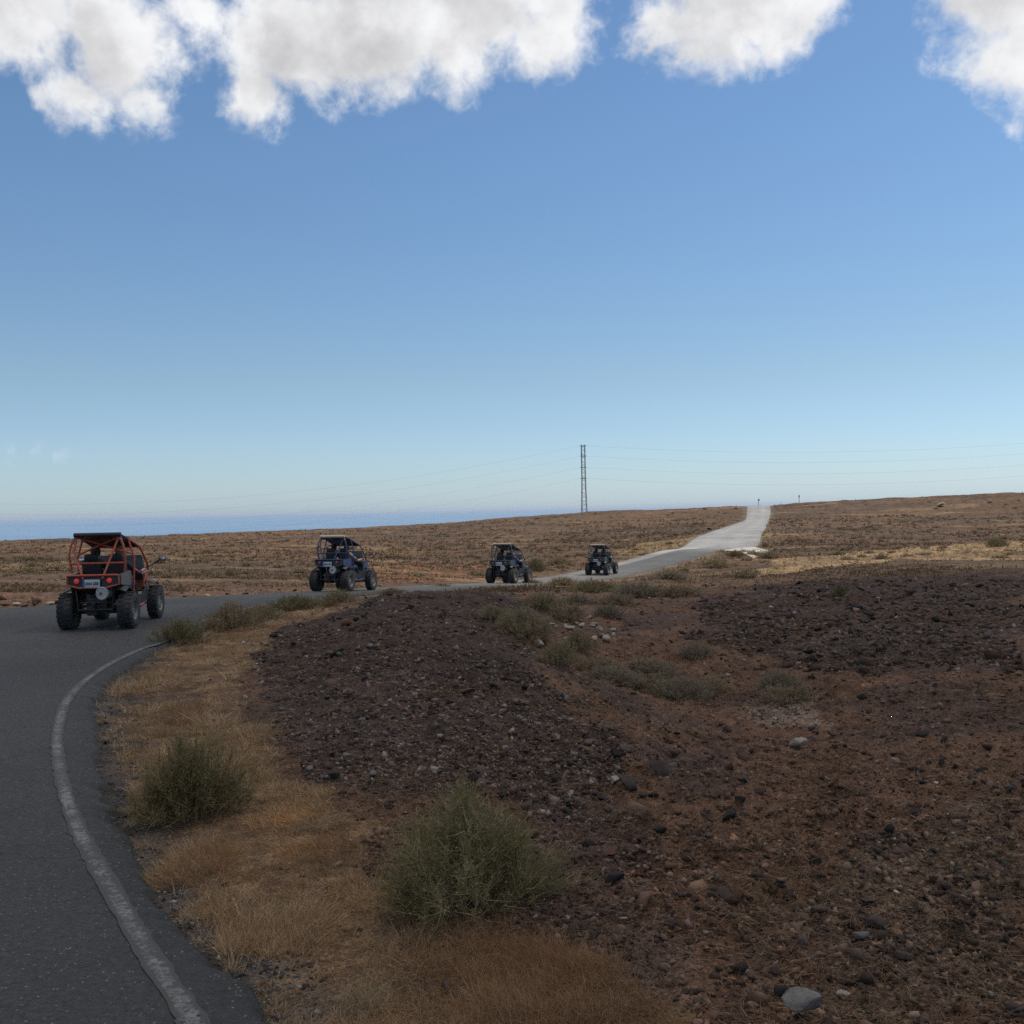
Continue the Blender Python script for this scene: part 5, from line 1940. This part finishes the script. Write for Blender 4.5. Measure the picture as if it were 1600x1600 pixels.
# ------------------------------------------------------------------ concrete apron where the side track joins
M_CONC = principled('pale_concrete', (0.42, 0.38, 0.32), 0.9, var=0.25, vscale=1.5, bump=0.4, bscale=12, spec=0.2)


def slab(pxs, thick, name, lift=0.06):
    P = ground_px(pxs)
    z = [hz(p[0], p[1]) + lift for p in P]
    n = len(P)
    v = [(p[0], p[1], zz) for p, zz in zip(P, z)] + [(p[0], p[1], zz - thick) for p, zz in zip(P, z)]
    f = [tuple(range(n)), tuple(range(2 * n - 1, n - 1, -1))] + [(i, (i + 1) % n, n + (i + 1) % n, n + i) for i in range(n)]
    o = MB().add(v, f).build(name, M_CONC, smooth=False)
    return tag(o, kind='structure')


slab([(1130, 857.5), (1178, 855.5), (1204, 862), (1198, 865), (1164, 863.5), (1132, 861)], 0.25, 'concrete_apron')
slab([(1160, 864.5), (1170, 864), (1184, 870.5), (1178, 874)], 0.25, 'concrete_track', 0.05)


# ------------------------------------------------------------------ power line
M_GALV = principled('galvanised_steel', (0.20, 0.22, 0.22), 0.6, metal=0.3, var=0.15)
M_WIRE = principled('aluminium_cable', (0.16, 0.17, 0.18), 0.6, metal=0.2)


def make_mast(x, y, top, label):
    base = hz(x, y) - 0.3
    H = top - base
    e = thing('lattice_mast', label, 'pylon', (x, y, base), 0.10, 'masts of the power line')
    arm_z = [H - 0.3, H - 3.3, H - 6.6, H - 9.8]

    def hw(z):
        return 0.50 if z > H - 9.8 else 0.50 + 0.30 * (H - 9.8 - z) / max(H - 9.8, 1)
    for sx in (-1, 1):
        for sy in (-1, 1):
            MB().tube([(sx * hw(0), sy * hw(0), 0), (sx * hw(H - 9.8), sy * hw(H - 9.8), H - 9.8), (sx * 0.50, sy * 0.50, H)], 0.085, 5).build('leg', M_GALV, e)
    zs = [H - 9.8 * k / 9 for k in range(10)]
    while zs[-1] > 1.2:
        zs.append(zs[-1] - 1.2)
    for face in range(4):
        br = MB()
        for i in range(len(zs) - 1):
            a, b = zs[i], zs[i + 1]
            s = 1 if i % 2 else -1
            p, q = (s * hw(a), hw(a), a), (-s * hw(b), hw(b), b)
            rot = Matrix.Rotation(face * math.pi / 2, 3, 'Z')
            br.tube([rot @ Vector(p), rot @ Vector(q)], 0.05, 4)
        br.build('bracing', M_GALV, e)
    for z in arm_z:
        ar = MB()
        for s in (-1, 1):
            ar.box((0, s * 0.5, z), (1.1, 0.10, 0.16))
            ar.box((s * 0.5, 0, z), (0.10, 1.1, 0.16))
        aro = ar.build('cross_frame', M_GALV, e)
        ins = MB()
        for s in (-1, 1):
            for k in range(5):
                ins.lathe([(0.03, -0.05), (0.09, 0), (0.03, 0.05)], (s * (0.62 + 0.10 * k), 0, z), 'X', 8)
        ins.build('insulator', M_GALV, aro)
    return e, [base + z for z in arm_z]


TOPZ = at(911, 695, 300).z
mx = at(912, 750, 300).x
m0, w0 = make_mast(mx, 300.0, TOPZ, 'slender grey lattice mast standing behind the ridge left of the far road')
m1, w1 = make_mast(mx + 172.0, 300.0, TOPZ + 1.6, 'lattice mast at the inland end of the cables')
m2, w2 = make_mast(mx - 235.0, 300.0, TOPZ - 8.4, 'lattice mast at the seaward end of the cables')
names = ['topmost', 'second', 'third', 'lowest']
for (xa, za, xb, zb, sag, side) in ((mx, w0, mx + 172.0, w1, 4.0, 'inland over the far road'), (mx, w0, mx - 235.0, w2, 9.5, 'seaward from the mast')):
    for k in range(4):
        pts = []
        for i in range(41):
            t = i / 40
            s_ = 1 if xb > xa else -1
            x0, x1 = xa + s_ * 1.1, xb - s_ * 1.1
            pts.append((x0 + (x1 - x0) * t, 300.0, za[k] + (zb[k] - za[k]) * t - 4 * sag * t * (1 - t)))
        o = MB().tube(pts, 0.011, 5).build('overhead_cable', M_WIRE)
        tag(o, '%s overhead cable running %s' % (names[k], side), 'cable', 'cables of the power line')

# ------------------------------------------------------------------ marker posts on the ridge
M_POST = principled('post_grey', (0.10, 0.10, 0.10), 0.7)
for (u, v, y, lab, plate) in ((1185, 779.5, 246, 'short post with a small plate at the crest of the far road', True), (1248.5, 773.5, 243, 'bare post on the skyline right of the far road', False)):
    p = at(u, v, y)
    g0 = hz(p.x, y)
    H = p.z - g0
    e = thing('marker_post', lab, 'post', (p.x, y, g0 - 0.2))
    MB().tube([(0, 0, 0), (0, 0, H + 0.2)], 0.06, 8).build('pole', M_POST, e)
    if plate:
        MB().box((0.08, -0.05, H - 0.05), (0.42, 0.05, 0.35), None, 0.01).build('sign_plate', M_POST, e)
    else:
        MB().box((0.0, 0.0, H - 0.1), (0.24, 0.24, 0.5), None, 0.03).build('post_head', M_POST, e)


# ------------------------------------------------------------------ sea haze
def build_haze():
    m = bpy.data.materials.new('haze')
    m.use_nodes = True
    g = NT(m.node_tree)
    out = g.n('ShaderNodeOutputMaterial')
    v = g.n('ShaderNodeVolumePrincipled')
    v.inputs['Color'].default_value = (0.78, 0.88, 1.0, 1)
    v.inputs['Density'].default_value = 4.0e-5
    v.inputs['Anisotropy'].default_value = 0.2
    g.link(v.outputs[0], out.inputs['Volume'])
    o = MB().box((0, 0, (-63 + 26) / 2), (98000, 98000, 89)).build('haze', m, smooth=False)
    tag(o, kind='stuff')
    tag(o, 'pale sea haze between the shore and the horizon', 'haze')


build_haze()
